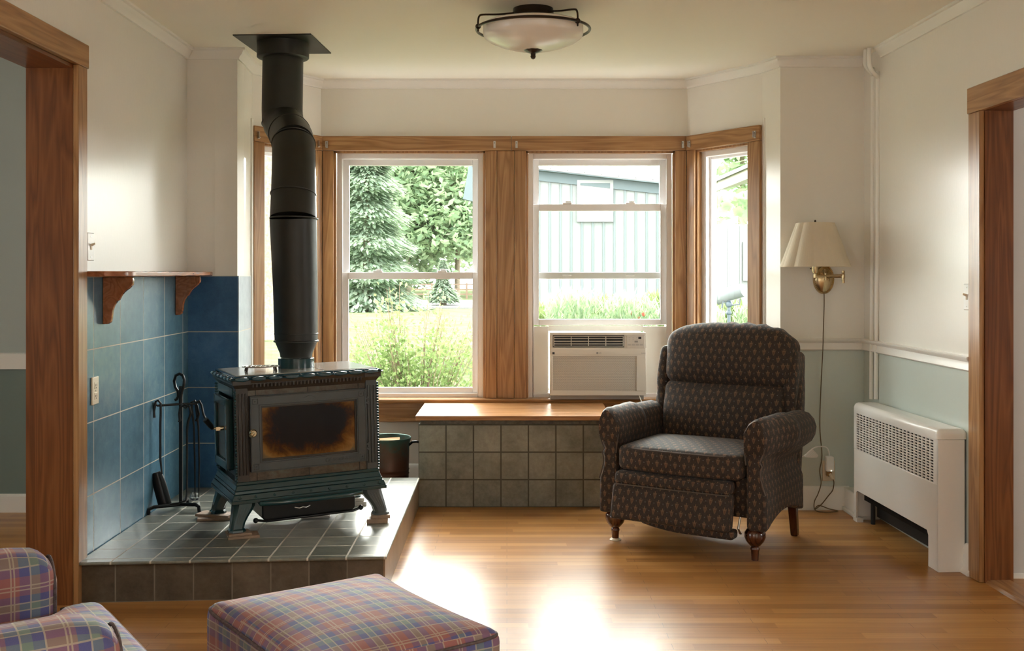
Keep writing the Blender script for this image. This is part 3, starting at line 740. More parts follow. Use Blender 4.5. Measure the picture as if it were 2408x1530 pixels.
# ---------------------------------------------------------------- wood stove
def build_stove():
    s = thing('wood_stove', 'teal enamel cast iron wood stove with sooty glass door on the hearth', 'stove', (-0.977, 5.024, HZ), math.radians(26), ry=math.radians(-1.2))
    I, E, S = M['iron'], M['enamel'], M['stone']
    # firebox core
    MB().box(-0.30, 0.30, -0.19, 0.195, 0.235, 0.66).build('firebox', M['iron'], s, smooth=False)
    # corner columns with flutes
    for sx in (-1, 1):
        for sy in (-1, 1):
            m = MB()
            m.box(sx*0.325-(0.055 if sx > 0 else 0), sx*0.325+(0.055 if sx < 0 else 0), sy*0.213-(0.05 if sy > 0 else 0), sy*0.213+(0.05 if sy < 0 else 0), 0.24, 0.655)
            if sy < 0:
                for k in (0.014, 0.030, 0.044):
                    m.box(sx*(0.325-k)-0.004, sx*(0.325-k)+0.004, -0.218, -0.212, 0.27, 0.63)
            col_ = m.build('corner_column', M['iron_gray'] if sy < 0 and sx > 0 else (E if sx < 0 and sy > 0 else I), s, bevel=0.003)
            bd = MB(); z = 0.25
            while z < 0.645:
                bd.sphere((sx*0.327, sy*0.214, z), 0.006, 8, 5); z += 0.0125
            bd.build('beading', E, col_)
    # front stone panels
    fr = MB(); fr.box(-0.272, 0.272, -0.205, -0.19, 0.24, 0.655); fr.build('stone_front', S, s, smooth=False)
    for z0, z1, x in ((0.24, 0.285, 0.0), (0.61, 0.655, 0.0), (0.24, 0.655, -0.235), (0.24, 0.655, 0.237)):
        MB().box(x-0.0015, x+0.0015, -0.2062, -0.2045, z0, z1).build('panel_joint', M['dark'], s, smooth=False)
    # door
    d = MB(); z0, z1 = 0.283, 0.617; x0, x1 = -0.266, 0.266; fw = 0.046
    d.box(x0, x0+fw, -0.232, -0.206, z0, z1); d.box(x1-fw, x1, -0.232, -0.206, z0, z1)
    d.box(x0+fw, x1-fw, -0.232, -0.206, z0, z0+fw); d.box(x0+fw, x1-fw, -0.232, -0.206, z1-fw, z1)
    for a, r_ in ((0.004, 0.0022), (fw-0.006, 0.0022)):
        for q in ((x0+a, x1-a, z0+a, z0+a), (x0+a, x1-a, z1-a, z1-a)): d.box(q[0], q[1], -0.2345, -0.231, q[2]-r_/2, q[2]+r_/2)
        for xx in (x0+a, x1-a): d.box(xx-r_/2, xx+r_/2, -0.2345, -0.231, z0+a, z1-a)
    for xx in (x0+fw/2, x1-fw/2):
        for zz in (z0+fw/2, z1-fw/2):
            for (aa, bb, cc, dd) in ((-0.012, 0.012, -0.012, -0.010), (-0.012, 0.012, 0.010, 0.012), (-0.012, -0.010, -0.012, 0.012), (0.010, 0.012, -0.012, 0.012)):
                d.box(xx+aa, xx+bb, -0.2345, -0.231, zz+cc, zz+dd)
            d.box(xx-0.003, xx+0.003, -0.236, -0.231, zz-0.003, zz+0.003)
    d.prism([(-0.03, z1-fw/2), (0, z1-fw/2-0.012), (0.03, z1-fw/2), (0, z1-fw/2+0.012)], -0.2345, -0.231)
    door = d.build('front_door', M['iron_gray'], s, bevel=0.0015)
    door['label'] = 'cast iron door frame with square corner rosettes'
    MB().box(x0+fw-0.004, x1-fw+0.004, -0.219, -0.214, z0+fw-0.004, z1-fw+0.004).build('door_glass', M['soot'], door, smooth=False)
    bz = MB(); i0 = 0.008
    for q in ((x0+fw, x1-fw, z0+fw, z0+fw+i0), (x0+fw, x1-fw, z1-fw-i0, z1-fw), (x0+fw, x0+fw+i0, z0+fw, z1-fw), (x1-fw-i0, x1-fw, z0+fw, z1-fw)): bz.box(q[0], q[1], -0.226, -0.214, q[2], q[3])
    bz.build('glass_retainer', I, door, smooth=False)
    text_mesh('maker_lettering', 'HearthStone', 0.024, M['iron_gray'], door, Matrix.Translation((0.155, -0.2325, z0+fw/2)) @ Matrix.Rotation(PI/2, 4, 'X'), 0.0014)
    MB().sphere((0.077, -0.233, z0+fw/2), 0.009, 10, 6, (1, 0.3, 1)).build('maker_emblem', M['iron_gray'], door)
    k = MB(); k.lathe([(0.007, -0.235), (0.008, -0.246), (0.014, -0.252), (0.018, -0.262), (0.013, -0.27)], (-0.262, -0.004, 0.46), 16, 'y'); k.lathe([(0.006, -0.205), (0.006, -0.24)], (-0.262, 0, 0.46), 12, 'y')
    k.tube([(-0.262, -0.266, 0.462), (-0.277, -0.279, 0.452)], [0.010, 0.009])
    k.build('door_knob', M['abrass'], door)
    for zz in (0.35, 0.56):
        MB().box(0.262, 0.282, -0.228, -0.206, zz-0.014, zz-0.006).box(0.262, 0.282, -0.228, -0.206, zz+0.006, zz+0.014).lathe([(0.005, zz-0.018), (0.005, zz+0.018)], (0.274, -0.222, 0), 10).build('hinge', M['iron_gray'], door, bevel=0.001)
    # cornice: stepped flare under the top
    def ringbox(m, hx, hy, z0, z1, hx2=None, hy2=None):
        hx2 = hx2 or hx; hy2 = hy2 or hy
        vs = [(-hx, -hy, z0), (hx, -hy, z0), (hx, hy, z0), (-hx, hy, z0), (-hx2, -hy2, z1), (hx2, -hy2, z1), (hx2, hy2, z1), (-hx2, hy2, z1)]
        m.add(vs, [(0, 3, 2, 1), (4, 5, 6, 7), (0, 1, 5, 4), (1, 2, 6, 5), (2, 3, 7, 6), (3, 0, 4, 7)])
    m = MB()
    ringbox(m, 0.320, 0.208, 0.640, 0.650, 0.324, 0.212); ringbox(m, 0.324, 0.212, 0.650, 0.668, 0.336, 0.222); ringbox(m, 0.338, 0.224, 0.668, 0.674); ringbox(m, 0.338, 0.224, 0.674, 0.690, 0.345, 0.230)
    x = -0.25
    while x < 0.25: m.box(x-0.004, x+0.004, -0.2285, -0.222, 0.655, 0.672); x += 0.0165
    for sx in (-1, 1): m.box(sx*0.30-0.04, sx*0.30+0.04, -0.232, -0.22, 0.668, 0.688)
    m.build('cornice', I, s, bevel=0.0015)
    # top frame with scalloped edge, stone inset
    m = MB(); ringbox(m, 0.346, 0.231, 0.688, 0.694, 0.352, 0.237); ringbox(m, 0.352, 0.237, 0.694, 0.700, 0.335, 0.220); ringbox(m, 0.330, 0.215, 0.700, 0.706)
    tf = m.build('top_frame', M['enamel_blue'], s, bevel=0.003)
    n = 9
    m = MB()
    for i in range(n):
        x = -0.335 + 0.67*(i+0.5)/n
        for y in (-0.226, 0.226): m.sphere((x, y, 0.692), 0.0372, 16, 10, (1, 0.40, 0.27))
    for i in range(6):
        y = -0.222 + 0.444*(i+0.5)/6
        for x in (-0.340, 0.340): m.sphere((x, y, 0.692), 0.037, 16, 10, (0.40, 1, 0.27))
    m.build('scalloped_edge', M['enamel_blue'], tf)
    for p_, r_ in [((-0.335+0.67*i/n, -0.226, 0.6985), 0.012) for i in range(n+1)] + [((-0.338, -0.222+0.444*i/6, 0.6985), 0.010) for i in range(1, 6)]:
        MB().sphere(p_, r_, 4, 2, (1, 0.9, 0.5)).build('diamond_stud', M['enamel_blue'], tf, smooth=False)
    m = MB(); m.box(-0.318, 0.078, -0.204, 0.204, 0.700, 0.709); m.box(0.081, 0.318, -0.204, 0.204, 0.700, 0.709)
    m.build('top_stone', M['stone_top'], s, bevel=0.0015)
    # flared base skirt
    m = MB(); ringbox(m, 0.355, 0.240, 0.150, 0.166, 0.355, 0.240); ringbox(m, 0.353, 0.239, 0.166, 0.190, 0.343, 0.231); ringbox(m, 0.340, 0.228, 0.190, 0.205, 0.338, 0.226); ringbox(m, 0.336, 0.224, 0.205, 0.228, 0.328, 0.216); ringbox(m, 0.330, 0.218, 0.228, 0.242)
    bs = m.build('base_skirt', M['enamel'], s, bevel=0.003)
    for x in [-0.32, 0.32] + [-0.25+i*0.083 for i in range(7)]:
        MB().sphere((x, -0.235, 0.176), 0.012 if abs(x) > 0.3 else 0.009, 4, 2, (1, 0.5, 1)).build('skirt_stud', M['enamel'], bs, smooth=False)
    m = MB(); m.softbox(-0.24, 0.24, -0.285, -0.19, 0.136, 0.158, 0.010, 6, deform=lambda p, u: (p[0], p[1]+0.03*abs(u[0])**6, p[2]))
    m.build('ash_lip', M['enamel'], s)
    m = MB(); m.prism([(-0.215, 0.15), (0.215, 0.15), (0.215, 0.07), (0.195, 0.052), (-0.195, 0.052), (-0.215, 0.07)], -0.20, 0.12)
    hs = m.build('ash_pan', M['black_iron'], s, bevel=0.006)
    MB().tube([(-0.235, -0.19, 0.062), (-0.20, -0.21, 0.058), (0.20, -0.21, 0.058), (0.235, -0.20, 0.064)], 0.006).sphere((-0.242, -0.19, 0.062), 0.012).sphere((0.24, -0.2, 0.066), 0.012).build('pan_rod', M['black_iron'], hs)
    MB().tube([(-0.07, -0.205, 0.104), (-0.05, -0.214, 0.100), (-0.035, -0.216, 0.104), (-0.02, -0.214, 0.100), (0.0, -0.205, 0.105)], 0.0025).build('pan_latch', M['steel'], hs)
    # legs
    for sx in (-1, 1):
        for sy in (-1, 1):
            secs = [(0.155, 0.290, 0.178, 0.047, 0.045), (0.135, 0.294, 0.181, 0.046, 0.044), (0.115, 0.302, 0.187, 0.042, 0.040), (0.09, 0.315, 0.196, 0.035, 0.034), (0.065, 0.325, 0.203, 0.030, 0.030), (0.044, 0.330, 0.207, 0.029, 0.029), (0.038, 0.331, 0.208, 0.035, 0.034), (0.030, 0.331, 0.208, 0.037, 0.036)]
            m = MB(); vs = []
            for z, cx, cy, wx, wy in secs:
                for ux, uy in ((-1, -.6), (-.6, -1), (.6, -1), (1, -.6), (1, .6), (.6, 1), (-.6, 1), (-1, .6)):
                    vs.append((sx*cx+ux*wx, sy*cy+uy*wy, z))
            k = 8; L = len(secs)
            fs = [(i*k+j, i*k+(j+1) % k, (i+1)*k+(j+1) % k, (i+1)*k+j) for i in range(L-1) for j in range(k)] + [tuple(range(k)), tuple((L-1)*k+j for j in range(k))]
            m.add(vs, fs)
            lg = m.build('leg', M['iron_gray'] if (sx > 0 and sy < 0) else E, s, angle=30)
            v = MB()
            for q in range(3):
                v.tube([(sx*(cx+wx*(0.2+0.3*q-0.5)), sy*(cy+wy*1.0), z) for z, cx, cy, wx, wy in secs[1:5]], 0.0022, 5)
            v.build('leaf_vein', M['iron_gray'] if (sx > 0 and sy < 0) else E, lg)
    # left side loading door
    m = MB(); m.box(-0.340, -0.318, -0.135, 0.135, 0.285, 0.60)
    for q in ((-0.135, -0.105, 0.285, 0.60), (0.105, 0.135, 0.285, 0.60), (-0.135, 0.135, 0.285, 0.32), (-0.135, 0.135, 0.565, 0.60)): m.box(-0.352, -0.338, *q)
    sd = m.build('side_door', M['enamel'], s, bevel=0.004)
    MB().box(-0.3415, -0.339, -0.10, 0.10, 0.325, 0.56).build('side_stone', M['stone'], sd, smooth=False)
    hd = MB(); hd.tube([(-0.352, -0.085, 0.468), (-0.375, -0.085, 0.468)], 0.010, 12); hd.box(-0.388, -0.37, -0.097, -0.073, 0.46, 0.476); hd.tube([(-0.38, -0.085, 0.468), (-0.402, -0.088, 0.470)], 0.006)
    hd.build('latch', M['abrass'], sd)
    MB().tube([(-0.402, -0.088, 0.470), (-0.410, -0.093, 0.483), (-0.436, -0.105, 0.515)], [0.008, 0.012, 0.0125], 14).build('handle_grip', M['black_iron'], sd)
    m = MB(); m.box(-0.328, -0.318, -0.16, 0.16, 0.61, 0.65); m.build('side_vent', E, s, bevel=0.002)
    return s
build_stove()

# shims and loose tiles under the stove
G = 'thin pieces shimming the stove feet'
def shim(name, label, c, sx, sy, rz, z0, z1, mat, cat='shim', grp=None, ry=0):
    o = MB().box(-sx/2, sx/2, -sy/2, sy/2, 0, z1-z0).build(name, M[mat], None, bevel=0.0015)
    o.location = (c[0], c[1], z0); o.rotation_euler = (0, ry, math.radians(rz)); tag(o, label, cat, grp); return o
def SW(x, y): # stove local -> world
    a = math.radians(26); return (-0.977+x*math.cos(a)-y*math.sin(a), 5.024+x*math.sin(a)+y*math.cos(a))
c = SW(-0.325, -0.215); shim('wood_shim', 'lower wide wooden shim under the front left stove foot', (c[0]+0.02, c[1]), 0.135, 0.09, 20, HZ, HZ+0.011, 'shim', grp=G)
shim('wood_shim', 'upper smaller wooden shim directly under the front left stove foot', c, 0.10, 0.085, 26, HZ+0.011, HZ+0.0215, 'shim', grp=G)
c = SW(0.331, -0.21); shim('wood_shim', 'lower wooden block under the front right stove foot', (c[0]-0.012, c[1]-0.015), 0.095, 0.07, 4, HZ, HZ+0.02, 'shim', grp=G)
shim('wood_shim', 'upper wooden block right under the grey front right stove foot', c, 0.088, 0.075, 8, HZ+0.02, HZ+0.036, 'shim', grp=G)
c = SW(-0.325, 0.21); shim('wood_shim', 'lower reddish shim under the rear left stove foot, beside the fire tools', (c[0]-0.0, c[1]-0.05), 0.17, 0.07, 12, HZ, HZ+0.0115, 'shim', grp=G)
shim('wood_shim', 'upper reddish shim under the rear left stove foot, sticking out toward tools', (c[0]-0.01, c[1]-0.02), 0.17, 0.085, -14, HZ+0.0115, HZ+0.0225, 'shim', grp=G)
c = SW(0.325, 0.205); shim('wood_shim', 'lower pinkish tile strip under the rear right stove foot', (c[0], c[1]-0.02), 0.15, 0.06, 10, HZ, HZ+0.019, 'ceramic', grp=G)
shim('wood_shim', 'upper pinkish tile strip under the rear right stove foot', c, 0.12, 0.08, 10, HZ+0.019, HZ+0.036, 'ceramic', grp=G)
ct = shim('loose_tile', 'loose pale ceramic tile lying on the hearth beneath the stove', (at(742, 1205, 5.08).x, 5.10), 0.13, 0.125, 8, HZ, HZ+0.010, 'ceramic', cat='tile')

# trivet on the stove top
tz = HZ+0.709-0.0052
tv = thing('trivet', 'small oval metal trivet with openwork top standing on the stove', 'trivet', (-1.125, 4.90, tz-0.0005), math.radians(20))
m = MB(); ring = [(0.082*math.cos(2*PI*i/28), 0.05*math.sin(2*PI*i/28), 0.023) for i in range(28)]
m.loop_tube(ring, 0.003)
for i in range(-3, 4):
    xx = i*0.021; yy = 0.05*math.sqrt(max(0, 1-(xx/0.082)**2))
    m.tube([(xx-0.01, -yy*0.95, 0.023), (xx+0.01, yy*0.95, 0.023)], 0.0025, 6); m.tube([(xx+0.01, -yy*0.95, 0.0235), (xx-0.01, yy*0.95, 0.0235)], 0.0025, 6)
m.loop_tube([(0.04*math.cos(2*PI*i/20), 0.025*math.sin(2*PI*i/20), 0.024) for i in range(20)], 0.003)
m.build('openwork_plate', M['steel'], tv)
for sx in (-1, 1):
    for sy in (-1, 1): MB().tube([(sx*0.062, sy*0.03, 0.022), (sx*0.066, sy*0.032, 0.001)], [0.004, 0.005], 8).build('foot', M['bronze'], tv)

# ---------------------------------------------------------------- stovepipe
fp = thing('stovepipe', 'black jointed stovepipe rising from the wood stove to the ceiling', 'stovepipe', (-0.995, 5.06, HZ+0.70))
def sp(name, path, mat, seg=40, par=fp, ribs=()):
    P = [Vector((p[0]+0.995, p[1]-5.06, p[2]-HZ-0.70)) for p in path]
    mm = MB().tube(P, [p[3] for p in path], seg)
    o_ = mm.build(name, M[mat], par, angle=40); return o_
def ring_at(m, p, n, r, t=0.004):
    p = Vector((p[0]+0.995, p[1]-5.06, p[2]-HZ-0.70)); n = Vector(n).normalized(); u = n.orthogonal().normalized(); w = n.cross(u)
    m.loop_tube([p+u*math.cos(2*PI*i/40)*r+w*math.sin(2*PI*i/40)*r for i in range(40)], t, 6)
cz = HZ+0.707
cl = MB().lathe([(0.084, 0.008), (0.084, 0.052), (0.080, 0.054), (0.076, 0.054)], (0, 0, 0), 40).build('enamel_collar', M['enamel'], fp)
cl['label'] = 'teal enamel flue collar'
sp('reducer', [(-0.995, 5.06, 0.925, 0.074), (-0.995, 5.06, 0.942, 0.076), (-0.995, 5.06, 0.995, 0.098), (-0.995, 5.06, 1.0, 0.100)], 'pipe')
sp('lower_pipe', [(-0.995, 5.06, 0.998, 0.1), (-0.997, 5.05, 1.25, 0.1035), (-1.003, 5.03, 1.575, 0.1095)], 'pipe')
sp('middle_pipe', [(-1.003, 5.03, 1.578, 0.108), (-1.007, 5.06, 1.70, 0.105), (-1.02, 5.13, 1.84, 0.103), (-1.035, 5.20, 1.95, 0.1025)], 'pipe')
sp('elbow', [(-1.035, 5.20, 1.945, 0.1015), (-1.055, 5.27, 1.985, 0.1015), (-1.09, 5.38, 2.02, 0.103), (-1.125, 5.48, 2.055, 0.104), (-1.155, 5.545, 2.09, 0.1045), (-1.165, 5.57, 2.13, 0.1045)], 'pipe')
sp('upper_pipe', [(-1.166, 5.57, 2.10, 0.105), (-1.170, 5.58, 2.17, 0.105), (-1.170, 5.60, 2.45, 0.105)], 'pipe')
for a_ in (((-0.995, 5.06, 1.0), (0, 0, 1), 0.101, 0.005), ((-0.995, 5.06, 1.035), (0, 0, 1), 0.1005, 0.003),
        ((-1.0, 5.03, 1.576), (0, 0.05, 1), 0.109, 0.0045), ((-1.007, 5.055, 1.69), (0, 0.3, 1), 0.106, 0.003),
        ((-1.035, 5.20, 1.945), (-0.15, 0.9, 1), 0.1035, 0.0035), ((-1.09, 5.38, 2.02), (-0.3, 1, 0.55), 0.104, 0.003), ((-1.165, 5.57, 2.10), (-0.1, 0.25, 1), 0.1055, 0.004)):
    m = MB(); ring_at(m, *a_); m.build('seam_ring', M['pipe'], fp)
MB().lathe([(0.105, -0.085), (0.128, -0.083), (0.134, -0.078), (0.134, -0.002), (0.134, 0.0)], (-0.175, 0.54, ZC-HZ-0.70-0.004), 40).build('ceiling_collar', M['pipe'], fp)
MB().box(-0.20, 0.20, -0.235, 0.235, -0.005, 0).xf(Matrix.Translation((-0.18, 0.585, ZC-HZ-0.70-0.0005)) @ Matrix.Rotation(math.radians(-3), 4, 'Z')).build('ceiling_plate', M['pipe'], fp, smooth=False)

# ---------------------------------------------------------------- fire tools
ft = thing('fire_tool_stand', 'black wrought iron fireplace tool stand with loop handle in the blue-tiled corner', 'tool stand', (-1.595, 5.24, HZ))
def L(px, py, Y): return at(px, py, Y) - Vector((-1.595, 5.24, HZ))
m = MB(); m.box(-0.008, 0.008, -0.004, 0.004, 0.02, 0.60, None); m.build('pole', M['black_iron'], ft, bevel=0.001)
lp = [(0, 0, 0.56), (0.0, 0, 0.60), (0.004, 0, 0.63), (0.014, 0, 0.66), (0.018, 0, 0.69), (0.010, 0, 0.712), (-0.006, 0, 0.720), (-0.024, 0, 0.712), (-0.032, 0, 0.685), (-0.026, 0, 0.655), (-0.014, 0, 0.635), (-0.012, 0, 0.61), (-0.02, 0, 0.595), (-0.028, 0, 0.592)]
lp = [(x*1.0, y, z-0.06) for x, y, z in lp]
MB().tube(lp, 0.0075, 8).build('loop_handle', M['black_iron'], ft)
m = MB()
m.tube([(-0.005, 0, 0.022), (-0.10, -0.10, 0.030), (-0.115, -0.12, 0.024), (-0.12, -0.125, 0.0)], 0.009, 8)
m.tube([(-0.005, 0, 0.022), (0.09, -0.06, 0.034), (0.108, -0.07, 0.026), (0.112, -0.073, 0.0)], 0.009, 8)
m.tube([(-0.005, 0, 0.022), (0.0, 0.10, 0.030), (0, 0.115, 0.02), (0, 0.12, 0.0)], 0.009, 8)
m.build('tripod_base', M['black_iron'], ft)
m = MB()
m.tube([(-0.118, -0.03, 0.525), (-0.105, -0.028, 0.508), (0, 0, 0.512), (0.065, 0.02, 0.512), (0.082, 0.03, 0.52)], 0.006, 8)
m.tube([(0, 0, 0.512), (0.04, -0.05, 0.500), (0.055, -0.065, 0.512)], 0.006, 8)
m.build('hook_arms', M['black_iron'], ft)
sh = thing('fireplace_shovel', 'black iron fireplace shovel hanging at the left of the tool stand', 'shovel', (-1.695, 5.21, HZ+0.05))
m = MB(); m.tube([(-0.018, 0, 0.40), (-0.022, 0, 0.43), (-0.012, 0, 0.478), (0.0, 0, 0.484), (0.012, 0, 0.47), (0.012, 0, 0.43), (0.010, 0, 0.36), (0.010, 0, 0.20), (0.018, 0, 0.125)], [0.006, 0.007, 0.006, 0.006, 0.006, 0.006, 0.006, 0.006, 0.004], 8)
m.build('handle', M['black_iron'], sh)
m = MB(); m.softbox(-0.032, 0.032, -0.006, 0.006, -0.05, 0.12, 0.006, 8, deform=lambda p, u: (p[0]*(1.0-0.25*max(0, u[2])**2), p[1]+0.014*u[0]**2-0.008, p[2]))
m.xf(Matrix.Translation((0.022, 0, 0.02)) @ Matrix.Rotation(math.radians(-15), 4, 'Y') @ Matrix.Rotation(math.radians(25), 4, 'Z')); m.build('blade', M['black_iron'], sh)
pk = thing('fireplace_poker', 'black iron fireplace poker with curled handle at the front of the stand', 'poker', (-1.55, 5.18, HZ+0.04))
MB().tube([(-0.038, 0, 0.395), (-0.03, 0, 0.40), (-0.034, 0, 0.43), (-0.030, 0, 0.462), (-0.008, 0, 0.476), (0.016, 0, 0.466), (0.022, 0, 0.435), (0.008, 0, 0.39), (0.004, 0, 0.35), (0.004, 0, 0.05), (0.0, -0.01, 0.015), (-0.03, -0.02, 0.005), (-0.07, -0.03, 0.002)], [0.004, 0.007, 0.006, 0.006, 0.006, 0.006, 0.006, 0.006, 0.0055, 0.005, 0.005, 0.005, 0.003], 8).build('shaft', M['black_iron'], pk)
tg = thing('fireplace_tongs', 'dark iron fireplace tongs hanging at the right of the tool stand', 'tongs', (-1.525, 5.27, HZ+0.04))
for k, dx in enumerate((-0.010, 0.012)):
    MB().tube([(dx*2.2+0.02, 0, 0.385), (dx+0.02, 0, 0.42), (dx+0.012, 0, 0.462), (dx, 0, 0.485), (dx-0.016, 0, 0.478), (dx-0.014, 0, 0.44), (dx-0.004, 0, 0.36), (dx, 0, 0.18), (dx*0.8, 0, 0.01)], [0.008, 0.006, 0.006, 0.006, 0.006, 0.006, 0.005, 0.0045, 0.003], 8).build('arm', M['black_iron'], tg)
gl = thing('glass_dish', 'small clear glass dish on the hearth behind the fire tools', 'dish', (at(458, 1172, 5.45).x, 5.45, HZ))
gm = NT('clear_glass'); gm.set(col=(0.95, 0.97, 0.97), rough=0.03, trans=0.9)
MB().lathe([(0.018, 0.0), (0.026, 0.012), (0.022, 0.03), (0.014, 0.035), (0.012, 0.033), (0.019, 0.028), (0.022, 0.012), (0.014, 0.004)], seg=16).build('bowl', gm.m, gl)

# ---------------------------------------------------------------- copper boiler bucket
cb = thing('copper_bucket', 'tarnished oval-rimmed copper bucket with green patina behind the stove', 'bucket', (-0.71, 6.36, 0))
MB().lathe([(0.120, 0.0), (0.124, 0.01), (0.127, 0.13), (0.130, 0.135), (0.127, 0.14), (0.128, 0.155), (0.131, 0.16), (0.128, 0.165), (0.131, 0.31), (0.139, 0.335), (0.142, 0.345), (0.139, 0.35), (0.134, 0.347), (0.127, 0.31), (0.122, 0.02), (0.02, 0.012)], seg=48).build('body', M['copper'], cb)
MB().tube([(0.128, 0.0, 0.30), (0.15, -0.01, 0.32), (0.175, -0.01, 0.322), (0.186, 0.0, 0.318)], 0.007, 10).build('handle', M['black_iron'], cb)
kb = tag(MB().box(-0.10, 0.08, -0.055, 0.05, 0.0, 0.018).build('kindling_board', M['bench_wood'], bevel=0.003), 'flat piece of kindling wood lying inside the copper bucket', 'board')
kb.location = (-0.715, 6.36, 0.318); kb.rotation_euler = (0, math.radians(-2), 0.1)

# ---------------------------------------------------------------- wall shelf
ws = thing('wall_shelf', 'narrow wooden wall shelf on two scroll brackets above the tiles', 'shelf', (XL, 0, 0))
ys = [4.355 + (5.768-4.355)*i/24 for i in range(25)]
out = []
for i, y in enumerate(ys):
    u = (y-4.355)/1.41
    dpt = 0.158
    if u < 0.09: dpt = 0.09 + 0.068*math.sin(u/0.09*PI/2)
    if u > 0.95: dpt = 0.158 - 0.02*((u-0.95)/0.05)**2
    out.append((dpt, y))
poly = [(0.009, ys[0])] + out + [(0.009, ys[-1])]
MB().prism(poly, 1.306, 1.328, 'xy').build('board', M['shelf_wood'], ws, bevel=0.004)
br_ = [(0.009, 1.305), (0.134, 1.305), (0.138, 1.290), (0.136, 1.272), (0.122, 1.256), (0.104, 1.243), (0.090, 1.228), (0.078, 1.205), (0.072, 1.203), (0.058, 1.185), (0.050, 1.160), (0.047, 1.13), (0.043, 1.112), (0.032, 1.104), (0.009, 1.103)]
for y in (4.547, 5.545): MB().prism(br_, y, y+0.022).build('bracket', M['shelf_wood'], ws, bevel=0.003)

# ---------------------------------------------------------------- switches and outlets
def switch(name, label, loc, rz, cat, kind):
    s = thing(name, label, cat, loc, rz)
    MB().box(-0.035, 0.035, -0.008, 0, -0.0575, 0.0575).build('plate', M['ivory'] if kind == 'outlet' else M['white_plastic'], s, bevel=0.003)
    if kind == 'switch':
        MB().box(-0.006, 0.006, -0.012, -0.007, -0.012, 0.012).build('toggle_slot', M['ivory'], s)
        MB().prism([(-0.008, 0.0), (-0.026, 0.010), (-0.026, 0.017), (-0.008, 0.012)], -0.004, 0.004, 'yz').build('toggle', M['ivory'], s)
    else:
        for z in (0.022, -0.022):
            r = MB().box(-0.016, 0.016, -0.0095, -0.007, z-0.014, z+0.014).build('receptacle', M['ivory'], s, bevel=0.002)
            MB().box(-0.008, -0.005, -0.0102, -0.009, z-0.004, z+0.005).box(0.005, 0.008, -0.0102, -0.009, z-0.004, z+0.005).lathe([(0.0025, -0.0102), (0.0025, -0.009)], (0, 0, z-0.009), 8, 'y').build('slots', M['dark'], r)
    for z in (0.042, -0.042) if kind == 'switch' else (0.0,):
        MB().lathe([(0.003, -0.0095), (0.003, -0.007)], (0, 0, z), 8, 'y').build('screw', M['steel'], s)
    return s
switch('light_switch', 'white light switch on the left wall above the wooden shelf', (XL, 4.425, at(0, 580, 4.425).z), PI/2, 'light switch', 'switch')
switch('light_switch', 'white light switch on the right wall beside the wooden door casing', (XR(4.72)-0.0, 4.72, at(0, 698, 4.72).z), -PI/2, 'light switch', 'switch')
switch('wall_outlet', 'ivory electrical outlet set in the pale blue tiles on the left', (XL+0.008, 4.455, at(0, 918, 4.455).z), PI/2, 'outlet', 'outlet')
ol = switch('wall_outlet', 'electrical outlet on the grey-green wall below the brass lamp', (at(1948, 1105, 6).x, 6.0, at(0, 1106, 6).z), 0, 'outlet', 'outlet')

# ---------------------------------------------------------------- swing arm wall lamp
wl = thing('wall_lamp', 'brass swing-arm wall lamp with a pleated cream shade', 'lamp', (at(1936, 658, 6).x, 6.0, at(0, 656, 6).z))
def pl_prof(k): return k
m = MB()
for j, (r, d) in enumerate([(1.0, 0.0), (1.0, -0.012), (0.93, -0.018), (0.86, -0.012), (0.80, -0.018), (0.5, -0.028), (0.0, -0.03)]):
    pass
prof = [(1.0, 0.0), (1.0, -0.010), (0.95, -0.017), (0.88, -0.011), (0.82, -0.015), (0.5, -0.026), (0.02, -0.030)]
vs = []; seg = 48
for r, d in prof:
    for k in range(seg):
        a = 2*PI*k/seg; vs.append((0.059*r*math.cos(a), d, 0.084*r*math.sin(a)))
m.add(vs, [(i*seg+k, i*seg+(k+1) % seg, (i+1)*seg+(k+1) % seg, (i+1)*seg+k) for i in range(len(prof)-1) for k in range(seg)] + [tuple((len(prof)-1)*seg+k for k in range(seg))])
bp = m.build('back_plate', M['brass'], wl)
m = MB()
for k in range(44):
    a = 2*PI*k/44; m.sphere((0.054*math.cos(a), -0.016, 0.077*math.sin(a)), 0.0032, 6, 4)
for k in range(24):
    a = 2*PI*k/24; m.tube([(0.008*math.cos(a), -0.029, 0.02+0.01*math.sin(a)), (0.026*math.cos(a), -0.0275, 0.02+0.036*math.sin(a))], 0.0013, 5)
m.build('embossed_pattern', M['brass'], bp)
sx = at(1917, 600, 5.86).x - wl.location.x; sy = -0.14
m = MB(); m.tube([(0.004, -0.028, 0.012), (0.03, -0.05, 0.012), (0.085, -0.075, 0.012)], 0.005, 10); m.tube([(0.085, -0.075, 0.024), (0.03, -0.10, 0.022), (0.0, -0.12, 0.02), (sx, sy, 0.02)], 0.005, 10)
m.lathe([(0.008, -0.018), (0.009, 0.0), (0.0075, 0.002), (0.0075, 0.008), (0.010, 0.01), (0.010, 0.03), (0.0075, 0.032), (0.009, 0.036), (0.009, 0.05), (0.006, 0.052)], (0.088, -0.076, -0.004), 14)
m.lathe([(0.007, -0.01), (0.008, 0.028)], (0.004, -0.032, 0.004), 12)
m.build('swing_arm', M['brass'], wl)
m = MB(); m.lathe([(0.006, 0.0), (0.009, 0.004), (0.009, 0.026), (0.014, 0.030), (0.018, 0.055), (0.015, 0.11), (0.004, 0.112)], (sx, sy, 0.004), 18); m.build('socket', M['brass'], wl)
MB().sphere((sx-0.024, sy, 0.058), 0.004, 8, 6).build('switch_key', M['bronze'], wl)
shade_m = NT('pleated_fabric_shade'); sv = shade_m.coord('UV', scale=(1, 1, 1)); shade_m.set(col=(0.80, 0.73, 0.60), rough=0.75)
